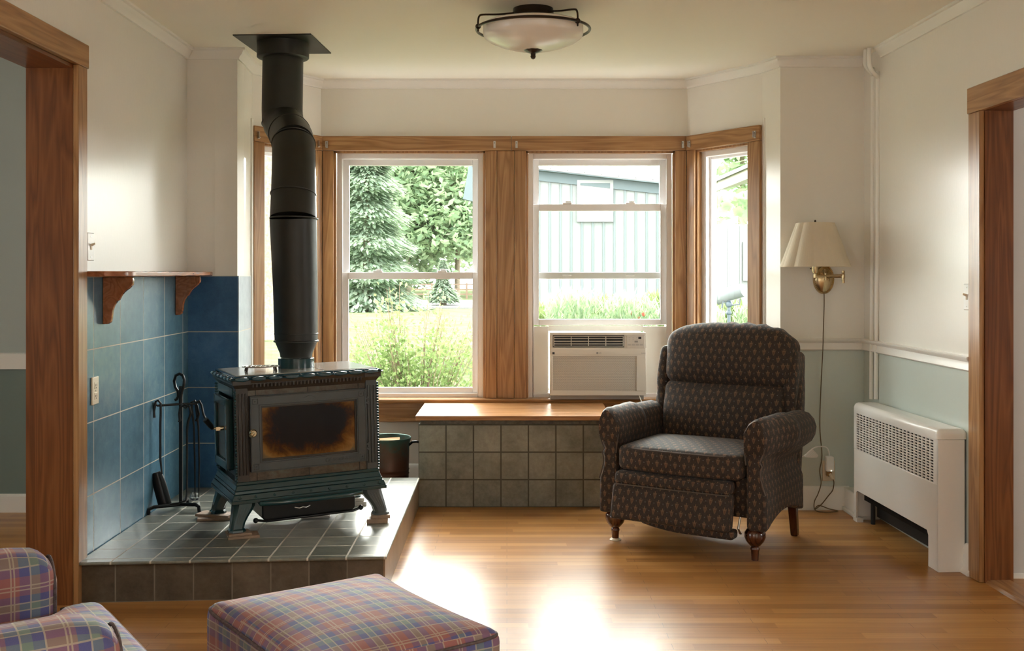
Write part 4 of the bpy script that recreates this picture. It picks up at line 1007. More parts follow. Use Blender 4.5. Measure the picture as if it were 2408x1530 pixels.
tl = shade_m.n('ShaderNodeBsdfTranslucent'); tl.inputs[0].default_value = (0.85, 0.76, 0.6, 1); mxs = shade_m.n('ShaderNodeMixShader'); mxs.inputs[0].default_value = 0.35
shade_m.t.links.new(shade_m.b.outputs[0], mxs.inputs[1]); shade_m.t.links.new(tl.outputs[0], mxs.inputs[2]); shade_m.t.links.new(mxs.outputs[0], shade_m.t.nodes['Material Output'].inputs[0])
zb_ = at(0, 627, 5.86).z - wl.location.z; zt_ = at(0, 524, 5.86).z - wl.location.z
fl = lambda a, h: 1 + 0.065*abs(math.sin(a*5)) - 0.04 + 0.006*math.sin(a*90)
MB().lathe([(0.184, zb_), (0.181, zb_+0.006), (0.101, zt_-0.004), (0.100, zt_), (0.098, zt_), (0.099, zt_-0.006), (0.178, zb_+0.006), (0.182, zb_)], (sx, sy, 0), 240, cap=False, mod=fl).build('lamp_shade', shade_m.m, wl, angle=60)
m = MB(); m.lathe([(0.002, zt_-0.01), (0.002, zt_+0.004), (0.006, zt_+0.008), (0.005, zt_+0.014), (0.001, zt_+0.017)], (sx, sy, 0), 12)
for k in range(3):
    a = 2*PI*k/3; m.tube([(sx, sy, zt_-0.002), (sx+0.098*math.cos(a), sy+0.098*math.sin(a), zt_-0.004)], 0.0015, 6)
m.build('finial', M['bronze'], wl)
def smooth_path(P, n=6):
    P = [Vector(p) for p in P]; out = []
    for i in range(len(P)-1):
        p0 = P[max(i-1, 0)]; p1 = P[i]; p2 = P[i+1]; p3 = P[min(i+2, len(P)-1)]
        for k in range(n):
            t = k/n; out.append(0.5*((2*p1)+(p2-p0)*t+(2*p0-5*p1+4*p2-p3)*t*t+(3*p1-p0-3*p2+p3)*t**3))
    out.append(P[-1]); return out
pts = [at(*p) for p in [(1938, 690, 5.985), (1938, 720, 5.985), (1936, 780, 5.975), (1935, 820, 5.958), (1931, 900, 5.975), (1928, 1000, 5.985), (1933, 1070, 5.985), (1928, 1105, 5.98), (1931, 1135, 5.97), (1924, 1160, 5.965), (1915, 1180, 5.96)]]
pts += [Vector((at(1918, 1195, 5.93).x, 5.93, 0.008)), Vector((at(1945, 1202, 5.9).x, 5.90, 0.005)), Vector((at(1970, 1199, 5.93).x, 5.93, 0.005)), Vector((at(1950, 1194, 5.95).x, 5.95, 0.012)), Vector((at(1925, 1188, 5.96).x, 5.955, 0.03)), Vector((at(1917, 1193, 5.94).x, 5.94, 0.012))]
pts += [at(*p) for p in [(1932, 1185, 5.96), (1948, 1165, 5.965), (1958, 1152, 5.97), (1961, 1135, 5.96), (1959, 1126, 5.955)]]
cd = thing('lamp_cord', 'brown lamp cord hanging down the wall and looping on the floor', 'cord', (0, 0, 0))
MB().tube(smooth_path(pts, 6), 0.0028, 8).build('cable', M['cord_brown'], cd)
MB().tube([at(1951, 1113, 5.965), at(1959, 1127, 5.955)], [0.009, 0.006], 10).build('plug', M['ivory'], cd)
ad = thing('plug_in_adapter', 'white plug-in adapter with small glowing light above the outlet', 'adapter', (at(1949, 1089, 5.98).x, 5.992, at(0, 1089, 5.98).z))
MB().softbox(-0.021, 0.021, -0.045, 0.0, -0.042, 0.042, 0.008, 4).build('body', M['white_plastic'], ad)
MB().softbox(-0.016, 0.012, -0.03, -0.002, -0.068, -0.042, 0.004, 3).build('brown_tap', plain('brown_plug', (0.30, 0.15, 0.04), 0.4), ad)
led = NT('led'); led.set(col=(0.9, 0.8, 0.6)); led.b.inputs['Emission Color'].default_value = (1, 0.85, 0.6, 1); led.b.inputs['Emission Strength'].default_value = 3
MB().sphere((0.004, -0.046, -0.036), 0.002, 8, 6).build('indicator_light', led.m, ad)
cw = smooth_path([Vector(p) for p in [(0, -0.02, 0.04), (-0.002, -0.02, 0.062), (-0.015, -0.022, 0.088), (-0.05, -0.03, 0.097), (-0.095, -0.04, 0.088), (-0.15, -0.06, 0.048)]], 6)
MB().tube(cw, 0.004, 8).build('cable', M['white_plastic'], ad)
m = MB(); base_p = Vector((-0.10, -0.04, 0.083))
m.prism([(-0.16, 0.042), (-0.10, 0.085), (-0.068, 0.05), (-0.075, 0.038), (-0.10, 0.036)], -0.045, -0.041)
for k in range(5): m.tube([(-0.145+0.012*k, -0.046, 0.042), (-0.108+0.007*k, -0.046, 0.078-0.006*k)], 0.001, 5)
m.build('ribbed_fan_clip', M['white_plastic'], ad, smooth=False)

# ---------------------------------------------------------------- pipes in the right corner
G = 'white painted heating pipes in the right corner'
def pipe(label, P, r=0.0115):
    o_ = MB().tube(smooth_path([at(*p) for p in P], 4), r, 12).build('heating_pipe', M['trim']); tag(o_, label, 'pipe', G)
pipe('white heating pipe, left one, running from ceiling corner down behind the radiator cover', [(2036, 113, 5.79), (2035, 148, 5.79), (2040, 160, 5.80), (2050, 172, 5.84), (2053, 188, 5.86), (2052, 500, 5.86), (2049, 938, 5.86)])
pipe('white heating pipe, right one, crooked at the ceiling and nearest the right wall', [(2044, 113, 5.73), (2044, 150, 5.73), (2050, 166, 5.73), (2062, 180, 5.77), (2065, 195, 5.78), (2064, 500, 5.78), (2060, 938, 5.79)])

# ---------------------------------------------------------------- radiator cover
ang = math.atan2(5.735-4.73, 1.857-1.903)
rc = thing('radiator_cover', 'white metal radiator cover with slotted grille on the right wall', 'radiator', (1.903, 4.73, 0), ang)
Lr = 1.006; D = 0.130; Hh = 0.632
# local x runs from the near end to the far end along the front, local y points to the wall (-y)
def ypos(a, b): return (-b, -a)
m = MB()
m.prism([(0, 0), (0.10, 0), (0.10, 0.14), (0.115, 0.16), (Lr-0.05, 0.165), (Lr-0.03, 0.155), (Lr-0.03, 0.02), (Lr-0.0, 0.02), (Lr, 0.385), (0, 0.385)], -0.012, 0, 'xz')
m.build('front_panel', M['white_enamel'], rc, bevel=0.002)
gx0, gx1, gz0, gz1 = 0.045, Lr-0.035, 0.385, 0.578
nc, nr = 22, 15
g = MB(); g.box(gx0-0.005, gx1+0.005, -0.010, 0, gz1-0.002, 0.585); g.box(0, gx0+0.001, -0.012, 0, 0.385, 0.585); g.box(gx1-0.001, Lr, -0.012, 0, 0.385, 0.585)
for i in range(nc+1):
    x = gx0+(gx1-gx0)*i/nc; g.box(x-0.0045, x+0.0045, -0.007, -0.001, gz0, gz1)
for j in range(nr+1):
    z = gz0+(gz1-gz0)*j/nr; g.box(gx0, gx1, -0.007, -0.0012, z-0.0026, z+0.0026)
g.build('slotted_grille', M['white_enamel'], rc, smooth=False)
# the near end panel: a little deeper than the front plate, rounded corner
m = MB(); m.prism([(-0.002, 0.0), (-0.002, -D+0.01), (0.012, -D+0.01), (0.012, -0.012), (0.012, 0.0)], 0, 0.585, 'xy')
MB().box(Lr-0.012, Lr, -D, -0.001, 0.02, 0.585).build('end_panel', M['white_enamel'], rc, bevel=0.002); m.build('end_panel', M['white_enamel'], rc, bevel=0.002)
vs = []; lev = [(0, 0.5865), (0, 0.606), (0.003, 0.617), (0.010, 0.627), (0.022, Hh)]
for ins, z in lev:
    for cx_, cy_, a0 in ((Lr-0.018, -0.016, 0), (0.016, -0.016, 90), (0.016, -D+0.018, 180), (Lr-0.018, -D+0.018, 270)):
        for q in range(7):
            a = math.radians(a0+15*q); rr = 0.0215-ins*0.6
            vs.append((cx_+math.cos(a)*rr-ins*0.4*math.copysign(1, cx_-Lr/2), cy_+math.sin(a)*rr-ins*0.4*math.copysign(1, cy_+D/2), z))
fs = [(i*28+j, i*28+(j+1) % 28, (i+1)*28+(j+1) % 28, (i+1)*28+j) for i in range(len(lev)-1) for j in range(28)] + [tuple(range(28)), tuple(4*28+j for j in range(28))]
MB().add(vs, fs).build('lid', M['white_enamel'], rc, angle=50)
MB().box(0.02, Lr-0.015, -D+0.005, -D+0.01, 0.02, 0.57).box(0.014, Lr-0.014, -0.022, -0.018, 0.37, 0.584).build('inner_shade', M['dark'], rc, smooth=False)  # dark sheet close behind the grille stands in for the inside shade
m = MB(); x = 0.06
while x < Lr-0.06: m.box(x, x+0.0012, -0.10, -0.03, 0.12, 0.20); x += 0.012
m.tube([(0.03, -0.065, 0.16), (Lr-0.03, -0.065, 0.16)], 0.012); m.tube([(Lr-0.10, -0.065, 0.0), (Lr-0.10, -0.065, 0.16)], 0.012)
m.build('heating_fins', M['dark'], rc, smooth=False)
m = MB().box(Lr-0.055, Lr, -0.03, 0.004, 0, 0.021).build('foot_block', M['trim'], rc)

# ---------------------------------------------------------------- air conditioner
ac = thing('air_conditioner', 'white window air conditioner with slatted vent and perforated front', 'air conditioner', (0.561, 6.60, 0.566))
W_ = 0.592; Hc = 0.388
MB().box(-W_/2+0.008, W_/2-0.008, 0.03, 0.42, 0.004, Hc-0.004).build('case', M['ac_white'], ac, bevel=0.004)
m = MB()
def zc_(py): return (930-py)*6.6/2520.0
def xc_(px): return (px-1406)*6.6/2520.0
vz0, vz1 = zc_(817), zc_(788); vx0, vx1 = xc_(1300), xc_(1468); gz0, gz1 = zc_(919), zc_(837); gx0, gx1 = xc_(1300), xc_(1497)
m.box(-W_/2, W_/2, 0.006, 0.03, 0, gz0); m.box(-W_/2, gx0, 0.006, 0.03, gz0, gz1); m.box(gx1, W_/2, 0.006, 0.03, gz0, gz1)
m.box(-W_/2, W_/2, 0.006, 0.03, gz1, vz0); m.box(-W_/2, vx0, 0.006, 0.03, vz0, vz1); m.box(vx1, W_/2, 0.006, 0.03, vz0, vz1); m.box(-W_/2, W_/2, 0.0, 0.03, vz1, Hc)
m.box(-W_/2, W_/2, 0.0045, 0.008, zc_(833), zc_(822))
m.build('front_bezel', M['ac_white'], ac, bevel=0.003)
gr_ = MB().box(gx0, gx1, 0.0085, 0.012, gz0, gz1).build('intake_grille', M['ac_grille'], ac, smooth=False)
MB().box(vx0, vx1, 0.026, 0.029, vz0, vz1).build('vent_recess', M['black_plastic'], ac, smooth=False)
m = MB()
for z in (vz0+0.008, vz0+0.022, vz0+0.038, vz0+0.055, vz1-0.007): m.box(vx0+0.004, vx1-0.004, 0.006, 0.018, z-0.0018, z+0.0018)
for k in range(5):
    x = vx0+0.006+(vx1-vx0-0.012)*k/4; m.box(x-0.002, x+0.002, 0.005, 0.018, vz0+0.008, vz1-0.007)
m.build('vent_louvres', M['ac_white'], ac, smooth=False)
cp = MB().box(xc_(1474), xc_(1516), 0.0035, 0.007, vz0-0.002, vz1+0.002).build('control_panel', plain('control_panel', (0.64, 0.61, 0.56), 0.3), ac, bevel=0.001)
MB().box(xc_(1501), xc_(1508), 0.0028, 0.0040, zc_(797), zc_(792)).build('display', M['black_plastic'], cp)
MB().box(xc_(1492), xc_(1500), 0.0028, 0.0040, zc_(805), zc_(801)).build('power_button', M['ac_gray'], cp)
m = MB()
for i in range(4): m.box(xc_(1475+9.4*i+1), xc_(1475+9.4*i+8.6), 0.0030, 0.0040, zc_(812.5), zc_(808))
for i in range(3):
    for j in range(3): m.box(xc_(1478+9*i), xc_(1482+9*i), 0.0030, 0.0040, zc_(794.4+4*j), zc_(793.4+4*j))
m.build('buttons', plain('button_grey', (0.5, 0.48, 0.45), 0.4), cp)
MB().box(xc_(1299), xc_(1304), 0.003, 0.005, zc_(833), zc_(828)).build('energy_sticker', M['black_plastic'], ac)
lg = text_mesh('logo_lettering', 'LG', 0.013, M['ac_gray'], ac, Matrix.Translation((xc_(1411), 0.0035, zc_(830))) @ Matrix.Rotation(PI/2, 4, 'X'))
MB().lathe([(0.0062, 0.0030), (0.0062, 0.0045)], (xc_(1404.5), 0, zc_(830)), 16, 'y').build('logo_disc', M['ac_gray'], ac)
text_mesh('model_lettering', 'Inverter', 0.008, M['ac_gray'], ac, Matrix.Translation((xc_(1513), 0.0035, zc_(830))) @ Matrix.Rotation(PI/2, 4, 'X'))
MB().box(-W_/2+0.004, W_/2-0.012, 0.02, 0.30, -0.0255, 0.001).build('bottom_tray', M['ac_gray'], ac)
accord = tag(MB().tube(smooth_path([at(*p) for p in [(1502, 928, 6.62), (1507, 940, 6.60), (1512, 952, 6.585), (1518, 968, 6.56), (1526, 1010, 6.555)]], 5), 0.0035, 8).build('power_cord', M['cord_white']), 'pale power cord hanging from the air conditioner behind the recliner', 'cord')
G = 'white filler panels beside the air conditioner'
for nm, x0, x1 in (('white creased filler panel left of the air conditioner', 0.135, 0.262), ('white creased filler panel right of the air conditioner', 0.861, 1.036)):
    f_ = MB(); f_.softbox(x0, x1, 6.752, 6.768, 0.545, 0.985, 0.005, 10, deform=lambda p, u: (p[0], p[1]-0.006*mnoise.noise(Vector((p[0]*16, p[2]*9, 1.3))), p[2]))
    f_.xf(Matrix.Translation((-0.561, -6.60, -0.566))); f_.build('side_filler_panel', M['trim'], ac)
MB().box(0.262-0.561, 0.861-0.561, 0.156, 0.168, 0.389, 0.424).build('top_filler_strip', M['trim'], ac, bevel=0.002)

# ---------------------------------------------------------------- ceiling light
cl = thing('ceiling_light', 'flush ceiling light with frosted glass bowl and dark bronze ring', 'ceiling light', (0.12, 4.9, ZC))
MB().lathe([(0.092, 0.0), (0.094, -0.02), (0.086, -0.032), (0.05, -0.036)], (0, 0, 0), 40).build('canopy', M['bronze'], cl)
gls = NT('frosted_bowl'); gls.set(col=(0.80, 0.76, 0.69), rough=0.22)
bowl = [(0.02, -0.066), (0.222, -0.070), (0.2285, -0.074), (0.2285, -0.118), (0.222, -0.130), (0.20, -0.146), (0.16, -0.163), (0.11, -0.178), (0.06, -0.187), (0.01, -0.190)]
MB().lathe(bowl, (0, 0, 0), 64).build('glass_bowl', gls.m, cl, angle=50)
m = MB(); R_ = 0.2585
m.loop_tube([(R_*math.cos(2*PI*i/72), R_*math.sin(2*PI*i/72), -0.095) for i in range(72)], 0.0065, 10)
m.build('ring', M['bronze'], cl)
for a in (math.radians(195), math.radians(-42), math.radians(78)):
    ca, sa = math.cos(a), math.sin(a)
    P = smooth_path([(ca*0.08, sa*0.08, -0.022), (ca*0.16, sa*0.16, -0.034), (ca*0.235, sa*0.235, -0.040), (ca*0.253, sa*0.253, -0.048), (ca*0.2585, sa*0.2585, -0.07), (ca*0.2585, sa*0.2585, -0.095)], 5)
    ar = MB().tube(P, 0.0045, 8).build('arm', M['bronze'], cl)
    MB().sphere((ca*R_, sa*R_, -0.095), 0.013, 12, 8).sphere((ca*R_, sa*R_, -0.112), 0.0045, 8, 6, (1, 1, 1.6)).build('ball_joint', M['bronze'], ar)
m = MB(); m.lathe([(0.045, -0.182), (0.044, -0.187), (0.030, -0.197), (0.012, -0.203), (0.011, -0.212), (0.0125, -0.217), (0.009, -0.226), (0.001, -0.230)], (0, 0, 0), 28, mod=lambda a, h: 1+(0.05*math.sin(a*10) if h > -0.2 else 0))
m.build('finial', M['bronze'], cl)

# ---------------------------------------------------------------- recliner
def build_recliner():
    r = thing('recliner', 'dark brown patterned recliner armchair with turned wooden legs', 'armchair', (0.816, 5.08, 0), math.radians(-31.5))
    F = M['rec']
    prof = [(0.328, 0.15), (0.328, 0.45), (0.324, 0.49), (0.318, 0.535), (0.324, 0.585), (0.342, 0.622), (0.372, 0.643), (0.405, 0.648), (0.438, 0.636), (0.464, 0.608), (0.476, 0.57), (0.470, 0.53), (0.452, 0.497), (0.426, 0.468), (0.404, 0.44), (0.396, 0.41), (0.398, 0.38), (0.408, 0.345), (0.42, 0.31), (0.422, 0.14), (0.345, 0.14)]
    for sx in (-1, 1):
        m = MB(); ny = 14; vs = []; k = len(prof)
        for i in range(ny+1):
            y = 0.0 + 0.60*i/ny; t = i/ny
            fl = 0.0
            for x, z in prof:
                zz = z
                if z < 0.16: zz = z + 0.055*math.sin(PI*min(1, max(0, (t-0.05)/0.9)))**0.8
                if z > 0.44: xx = x - max(0, x-0.36)*0.50*max(0, 1-t/0.45) + 0.012*t*(x > 0.43); zz = z - (0.010 if i == 0 else 0) - 0.012*t
                else: xx = x
                if i == 0 and z > 0.44: yy = y
                else: yy = y
                # front of the lower panel leans forward a touch
                vs.append((sx*xx, yy, zz))
        fs = [(i*k+j, i*k+(j+1) % k, (i+1)*k+(j+1) % k, (i+1)*k+j) for i in range(ny) for j in range(k)] + [tuple(range(k)), tuple(ny*k+j for j in range(k))]
        m.add(vs, fs)
        am = m.build('arm', F, r, bevel=0.012, seg=3, angle=45)
        # arm cap cover draped over the front of the roll
        top = [(x, z) for x, z in prof if z >= 0.49]
        off = []
        cxp, czp = 0.385, 0.56
        for x, z in top:
            d = Vector((x-cxp, z-czp)); d = d/ d.length
            off.append((x+d.x*0.009, z+d.y*0.009))
        m = MB(); vs = []; ns = 12
        for i in range(ns+1):
            y = -0.012+0.34*i/ns
            for j, (x, z) in enumerate(off):
                wob = 0.004*mnoise.noise(Vector((x*14, y*12, z*14+sx)))
                s2 = 0.90 if i == 0 else 1.0
                tq = max(0, 1-(i/ns*0.55)/0.45); x = x - max(0, x-0.36)*0.50*tq
                vs.append((sx*(cxp+(x-cxp)*s2+wob), y+wob, czp+(z-czp)*s2 + wob - 0.012*y))
        k2 = len(off)
        fs = [(i*k2+j, i*k2+j+1, (i+1)*k2+j+1, (i+1)*k2+j) for i in range(ns) for j in range(k2-1)] + [tuple(range(k2))]
        m.add(vs, fs)
        ac_ = m.build('arm_cover', F, am, angle=60)
        so = ac_.modifiers.new('solid', 'SOLIDIFY'); so.thickness = 0.006; so.offset = -1
        # welt on the front edge of the arm
        pf = [(sx*(x-(max(0, x-0.36)*0.5 if z > 0.44 else 0)), -0.002, z-(0.01 if z > 0.44 else 0)) for x, z in prof if z > 0.16]
        MB().tube(pf, 0.0035, 6).build('front_piping', M['rec_dark'], am)
    # seat cushion
    def cush(p, u):
        x, y, z = p
        if u[2] > 0: z += 0.022*(1-u[0]**2)*(1-u[1]**2)
        y -= 0.03*(1-abs(u[0])**2.5)*(1 if u[1] < 0 else 0)
        x *= 1 + 0.02*max(0, -u[1]-0.55)
        return (x, y, z)
    m = MB().softbox(-0.312, 0.312, -0.02, 0.47, 0.365, 0.482, 0.03, 14, cush)
    sc = m.build('seat_cushion', F, r, angle=70)
    top = []
    for i in range(60):
        a = 2*PI*i/60; ex = 0.28
        ux = math.copysign(abs(math.cos(a))**ex, math.cos(a)); uy = math.copysign(abs(math.sin(a))**ex, math.sin(a))
        p = cush((ux*0.306, 0.225+uy*0.238, 0.474), (ux, uy, 0)); top.append(p)
    MB().loop_tube(top, 0.0035, 6).build('cushion_piping', M['rec_dark'], sc)
    # footrest, closed, slanting forward
    def foot(p, u):
        x, y, z = p
        y -= 0.05*(1-(z-0.14)/0.22); y -= 0.008*(1-u[0]**2)*(1-u[2]**2)
        return (x, y, z)
    fr_ = MB().softbox(-0.318, 0.272, -0.045, 0.03, 0.30, 0.362, 0.02, 10, foot).softbox(-0.322, 0.275, -0.048, 0.03, 0.138, 0.306, 0.02, 10, foot).build('footrest', F, r, angle=70)
    MB().tube([(-0.31, -0.062, 0.303), (0.0, -0.070, 0.303), (0.268, -0.062, 0.303)], 0.003, 6).build('footrest_piping', M['rec_dark'], fr_)
    m = MB().softbox(-0.18, 0.285, -0.055, 0.02, 0.098, 0.142, 0.016, 10, deform=lambda p, u: (p[0], p[1], p[2]+0.028*max(0, -u[0])**2))
    m.build('footrest_flap', F, r, angle=70)
    MB().box(-0.325, 0.325, 0.04, 0.58, 0.19, 0.37).build('seat_base', F, r, smooth=False)
    MB().tube([(0.30, 0.0, 0.20), (0.298, -0.02, 0.15), (0.30, 0.0, 0.125), (0.296, 0.02, 0.12)], 0.005, 8).build('mechanism_link', M['steel'], r)
    # back
    lean = math.radians(15)
    Mb = Matrix.Translation((0, 0.50, 0.33)) @ Matrix.Rotation(-lean, 4, 'X')
    def shell(p, u):
        x, y, z = p; w = 1 - 0.10*max(0, u[2])**3 - 0.02*u[2]; 
        y -= 0.05*abs(u[0])**3
        return (x*w, y, z - 0.03*u[0]**4*max(0, u[2]))
    m = MB().softbox(-0.40, 0.40, 0.07, 0.20, -0.10, 0.675, 0.05, 12, shell).xf(Mb); bk = m.build('back_shell', F, r, angle=70)
    for sx in (-1, 1):   # wings
        m = MB().softbox(sx*0.345-0.035, sx*0.345+0.035, -0.02, 0.15, 0.20, 0.64, 0.03, 10, deform=lambda p, u: (p[0]-sx*0.02*max(0, u[2])**2+sx*0.012*u[2], p[1]+0.05*max(0, -u[2])*(1 if u[1] < 0 else 0), p[2]-0.02*(1-u[1])*0.5*max(0, u[2]))).xf(Mb)
        m.build('back_wing', F, r, angle=70)
    def lum(p, u):
        x, y, z = p
        y -= 0.055*(1-abs(u[0])**3)*(1-abs(u[2])**2.5)*(1 if u[1] < 0 else 0)
        x *= 1 - 0.06*max(0, -u[2])
        return (x, y, z)
    m = MB().softbox(-0.325, 0.33, -0.035, 0.09, 0.10, 0.435, 0.045, 14, lum).xf(Mb); m.build('lumbar_cushion', F, r, angle=70)
    def head(p, u):
        x, y, z = p
        s = (1-abs(u[0])**3)
        if u[1] < 0: y -= 0.06*s*(1-abs(u[2])**2.2)
        z += 0.035*(1-abs(u[0])**2.2)*max(0, u[2]) - 0.02*s*max(0, -u[2])
        # gathers along the top edge
        if u[2] > 0.2:
            g = 0.010*math.sin(u[0]*26+1.2)*(u[2]-0.2)*(1.15 if u[0] > -0.1 else 0.3); y += g*0.8; z += g*0.7
        x *= 1 + 0.02*u[2]
        z -= 0.045*abs(u[0])**5*max(0, u[2])
        return (x, y, z)
    m = MB().softbox(-0.335, 0.36, -0.05, 0.12, 0.425, 0.722, 0.06, 26, head).xf(Mb); hc = m.build('head_cushion', F, r, angle=75)
    # legs
    legp = [(0.012, 0.0), (0.016, 0.0), (0.0165, 0.012), (0.019, 0.045), (0.021, 0.048), (0.022, 0.054), (0.019, 0.060), (0.017, 0.063), (0.026, 0.070), (0.041, 0.088), (0.049, 0.108), (0.048, 0.128), (0.037, 0.143), (0.02, 0.150)]
    for sx in (-1, 1):
        l = MB().lathe([(a, b) for a, b in legp], (sx*0.355, 0.045, 0.0), 28).build('leg', M['leg_wood'], r, angle=60)
        if sx < 0: MB().lathe([(0.028, 0.0), (0.029, 0.004), (0.024, 0.009), (0.017, 0.012)], (sx*0.355, 0.045, 0.0), 28).build('glide_cup', M['ivory'], l)
        vs = []
        for z, y, w in ((0, 0.60, 0.016), (0.012, 0.60, 0.018), (0.16, 0.565, 0.021)):
            for ux, uy in ((-1, -1), (1, -1), (1, 1), (-1, 1)): vs.append((sx*0.375+ux*w, y+uy*w, z))
        m = MB().add(vs, [(0, 3, 2, 1), (8, 9, 10, 11)] + [(i*4+j, i*4+(j+1) % 4, (i+1)*4+(j+1) % 4, (i+1)*4+j) for i in range(2) for j in range(4)])
        m.build('rear_leg', M['leg_wood'], r, bevel=0.004)
    return r
build_recliner()

# ---------------------------------------------------------------- plaid ottoman and armchair
ot = thing('ottoman', 'plaid upholstered ottoman with dark piping in the foreground', 'ottoman', (-0.4175, 2.818, 0), math.radians(-55))
def otd(p, u):
    x, y, z = p
    if u[2] > 0: z += 0.035*(1-abs(u[0])**2.4)*(1-abs(u[1])**2.4)
    z -= 0.014*(1-u[0]**2)*abs(u[1])**6 + 0.010*(1-u[1]**2)*abs(u[0])**6
    x *= 1-0.05*(1-u[1]**2); y *= 1-0.065*(1-u[0]**2)
    return (x, y, z)
oc = MB().softbox(-0.33, 0.33, -0.275, 0.275, 0.235, 0.425, 0.035, 18, otd).build('cushion', M['plaid'], ot, angle=75)
MB().softbox(-0.315, 0.315, -0.26, 0.26, 0.09, 0.25, 0.02, 6).build('base', M['plaid'], ot, angle=75)
def rim(zz, hx, hy, ex=0.16, n=80, z_off=0.0):
    P = []
    for i in range(n):
        a = 2*PI*i/n
        ux = math.copysign(abs(math.cos(a))**ex, math.cos(a)); uy = math.copysign(abs(math.sin(a))**ex, math.sin(a))
        P.append(otd((ux*hx, uy*hy, zz), (ux, uy, 0)))
    return P
MB().loop_tube(rim(0.408, 0.331, 0.276), 0.0045, 8).build('top_piping', M['welt'], oc)
MB().loop_tube(rim(0.25, 0.330, 0.275), 0.0045, 8).build('lower_piping', M['welt'], oc)
for sx in (-1, 1):
    for sy in (-1, 1): MB().lathe([(0.014, 0), (0.022, 0.095)], (sx*0.27, sy*0.22, 0), 16).build('leg', M['leg_wood'], ot)

pc = thing('plaid_armchair', 'plaid upholstered armchair in the near left corner beside the ottoman', 'armchair', (-1.009, 2.552, 0), math.radians(34))
def armd(p, u):
    x, y, z = p
    if u[2] > 0: z += 0.012*(1-u[1]**2) - 0.05*max(0, (x+0.11)/0.11)**2*0.6
    return (x, y, z)
for sy, lab in ((1, 'far'), (-1, 'near')):
    a_ = MB().softbox(-0.66, 0.0, sy*0.33-0.088, sy*0.33+0.088, 0.10, 0.595, 0.055, 10, armd).build('arm', M['plaid'], pc, angle=75)
    a_.scale = (1, 1, 1)
    P = [(0.0-0.012, sy*0.33+0.088*math.cos(t)*0.82, 0.50+0.075*math.sin(t)) for t in [PI*i/12 for i in range(13)]]
    P = [(-0.012, sy*0.33+0.076, 0.12)] + P + [(-0.012, sy*0.33-0.076, 0.12)]
    MB().tube(P, 0.0045, 8).build('arm_piping', M['welt'], a_)
def seatd(p, u):
    x, y, z = p
    w = 1.0 + 0.34*(1/(1+math.exp(-(x+0.0)/0.012)))
    if u[2] > 0: z += 0.03*(1-abs(u[0])**2.5)*(1-u[1]**2)
    return (x, y*w, z)
se = MB().softbox(-0.62, 0.118, -0.24, 0.24, 0.30, 0.45, 0.035, 30, seatd).build('seat_cushion', M['plaid'], pc, angle=75)
P = []
for i in range(21):
    y = -0.315+0.63*i/20; P.append((0.108-0.014*(abs(y)/0.315)**8, y, 0.436))
P = [(0.012, -0.31, 0.436), (0.07, -0.318, 0.436)] + P + [(0.07, 0.318, 0.436), (0.012, 0.31, 0.436)]
MB().tube(P, 0.005, 8).build('seat_piping', M['welt'], se)
MB().box(-0.66, 0.06, -0.32, 0.32, 0.10, 0.30).build('base', M['plaid'], pc, bevel=0.01)
MB().softbox(-0.76, -0.56, -0.40, 0.40, 0.10, 0.90, 0.08, 8).build('backrest', M['plaid'], pc, angle=75)
for sx in (-0.66, -0.02):
    for sy in (-0.34, 0.34): MB().lathe([(0.014, 0), (0.022, 0.105)], (sx-0.02, sy, 0), 16).build('leg', M['leg_wood'], pc)
# ---------------------------------------------------------------- outdoors
GZ = -0.60
gp = MB(); nx, ny = 60, 60; vs = []
for j in range(ny+1):
    for i in range(nx+1):
        x = -70+140*i/nx; y = 6.95+(130-6.95)*(j/ny)**1.6
        vs.append((x, y, GZ+0.05*mnoise.noise(Vector((x*0.2, y*0.2, 0)))))
gp.add(vs, [(j*(nx+1)+i, j*(nx+1)+i+1, (j+1)*(nx+1)+i+1, (j+1)*(nx+1)+i) for j in range(ny) for i in range(nx)])
st(gp.build('lawn', M['grass']))
st(MB().box(-70, 60, 58, 74, GZ-0.1, GZ+0.07).build('driveway', M['gravel'], smooth=False))

def leaves(m, rnd, c, rad, n, size, flat=1.0, shell=0.55, aspect=2.0, noise_s=1.0, droop=0.0):
    c = Vector(c)
    for _ in range(n):
        d = Vector((rnd.gauss(0, 1), rnd.gauss(0, 1), rnd.gauss(0, 1))).normalized()
        rr = (shell + (1-shell)*rnd.random())
        q = Vector((d.x*rad[0], d.y*rad[1], d.z*rad[2]))*rr*(0.85+0.3*mnoise.noise(d*2.3*noise_s+c))
        p = c+q
        s = size*rnd.uniform(0.6, 1.3)
        a = Vector((rnd.gauss(0, 1), rnd.gauss(0, 1), rnd.gauss(0, 0.6)-droop)).normalized(); b_ = a.cross(Vector((rnd.gauss(0, 1), rnd.gauss(0, 1), rnd.gauss(0, 1)))).normalized()
        L_ = a*s; W_2 = b_*s/aspect
        m.add([p-L_, p+W_2*0.8-L_*0.1, p+L_, p-W_2*0.8-L_*0.1], [(0, 1, 2, 3)])
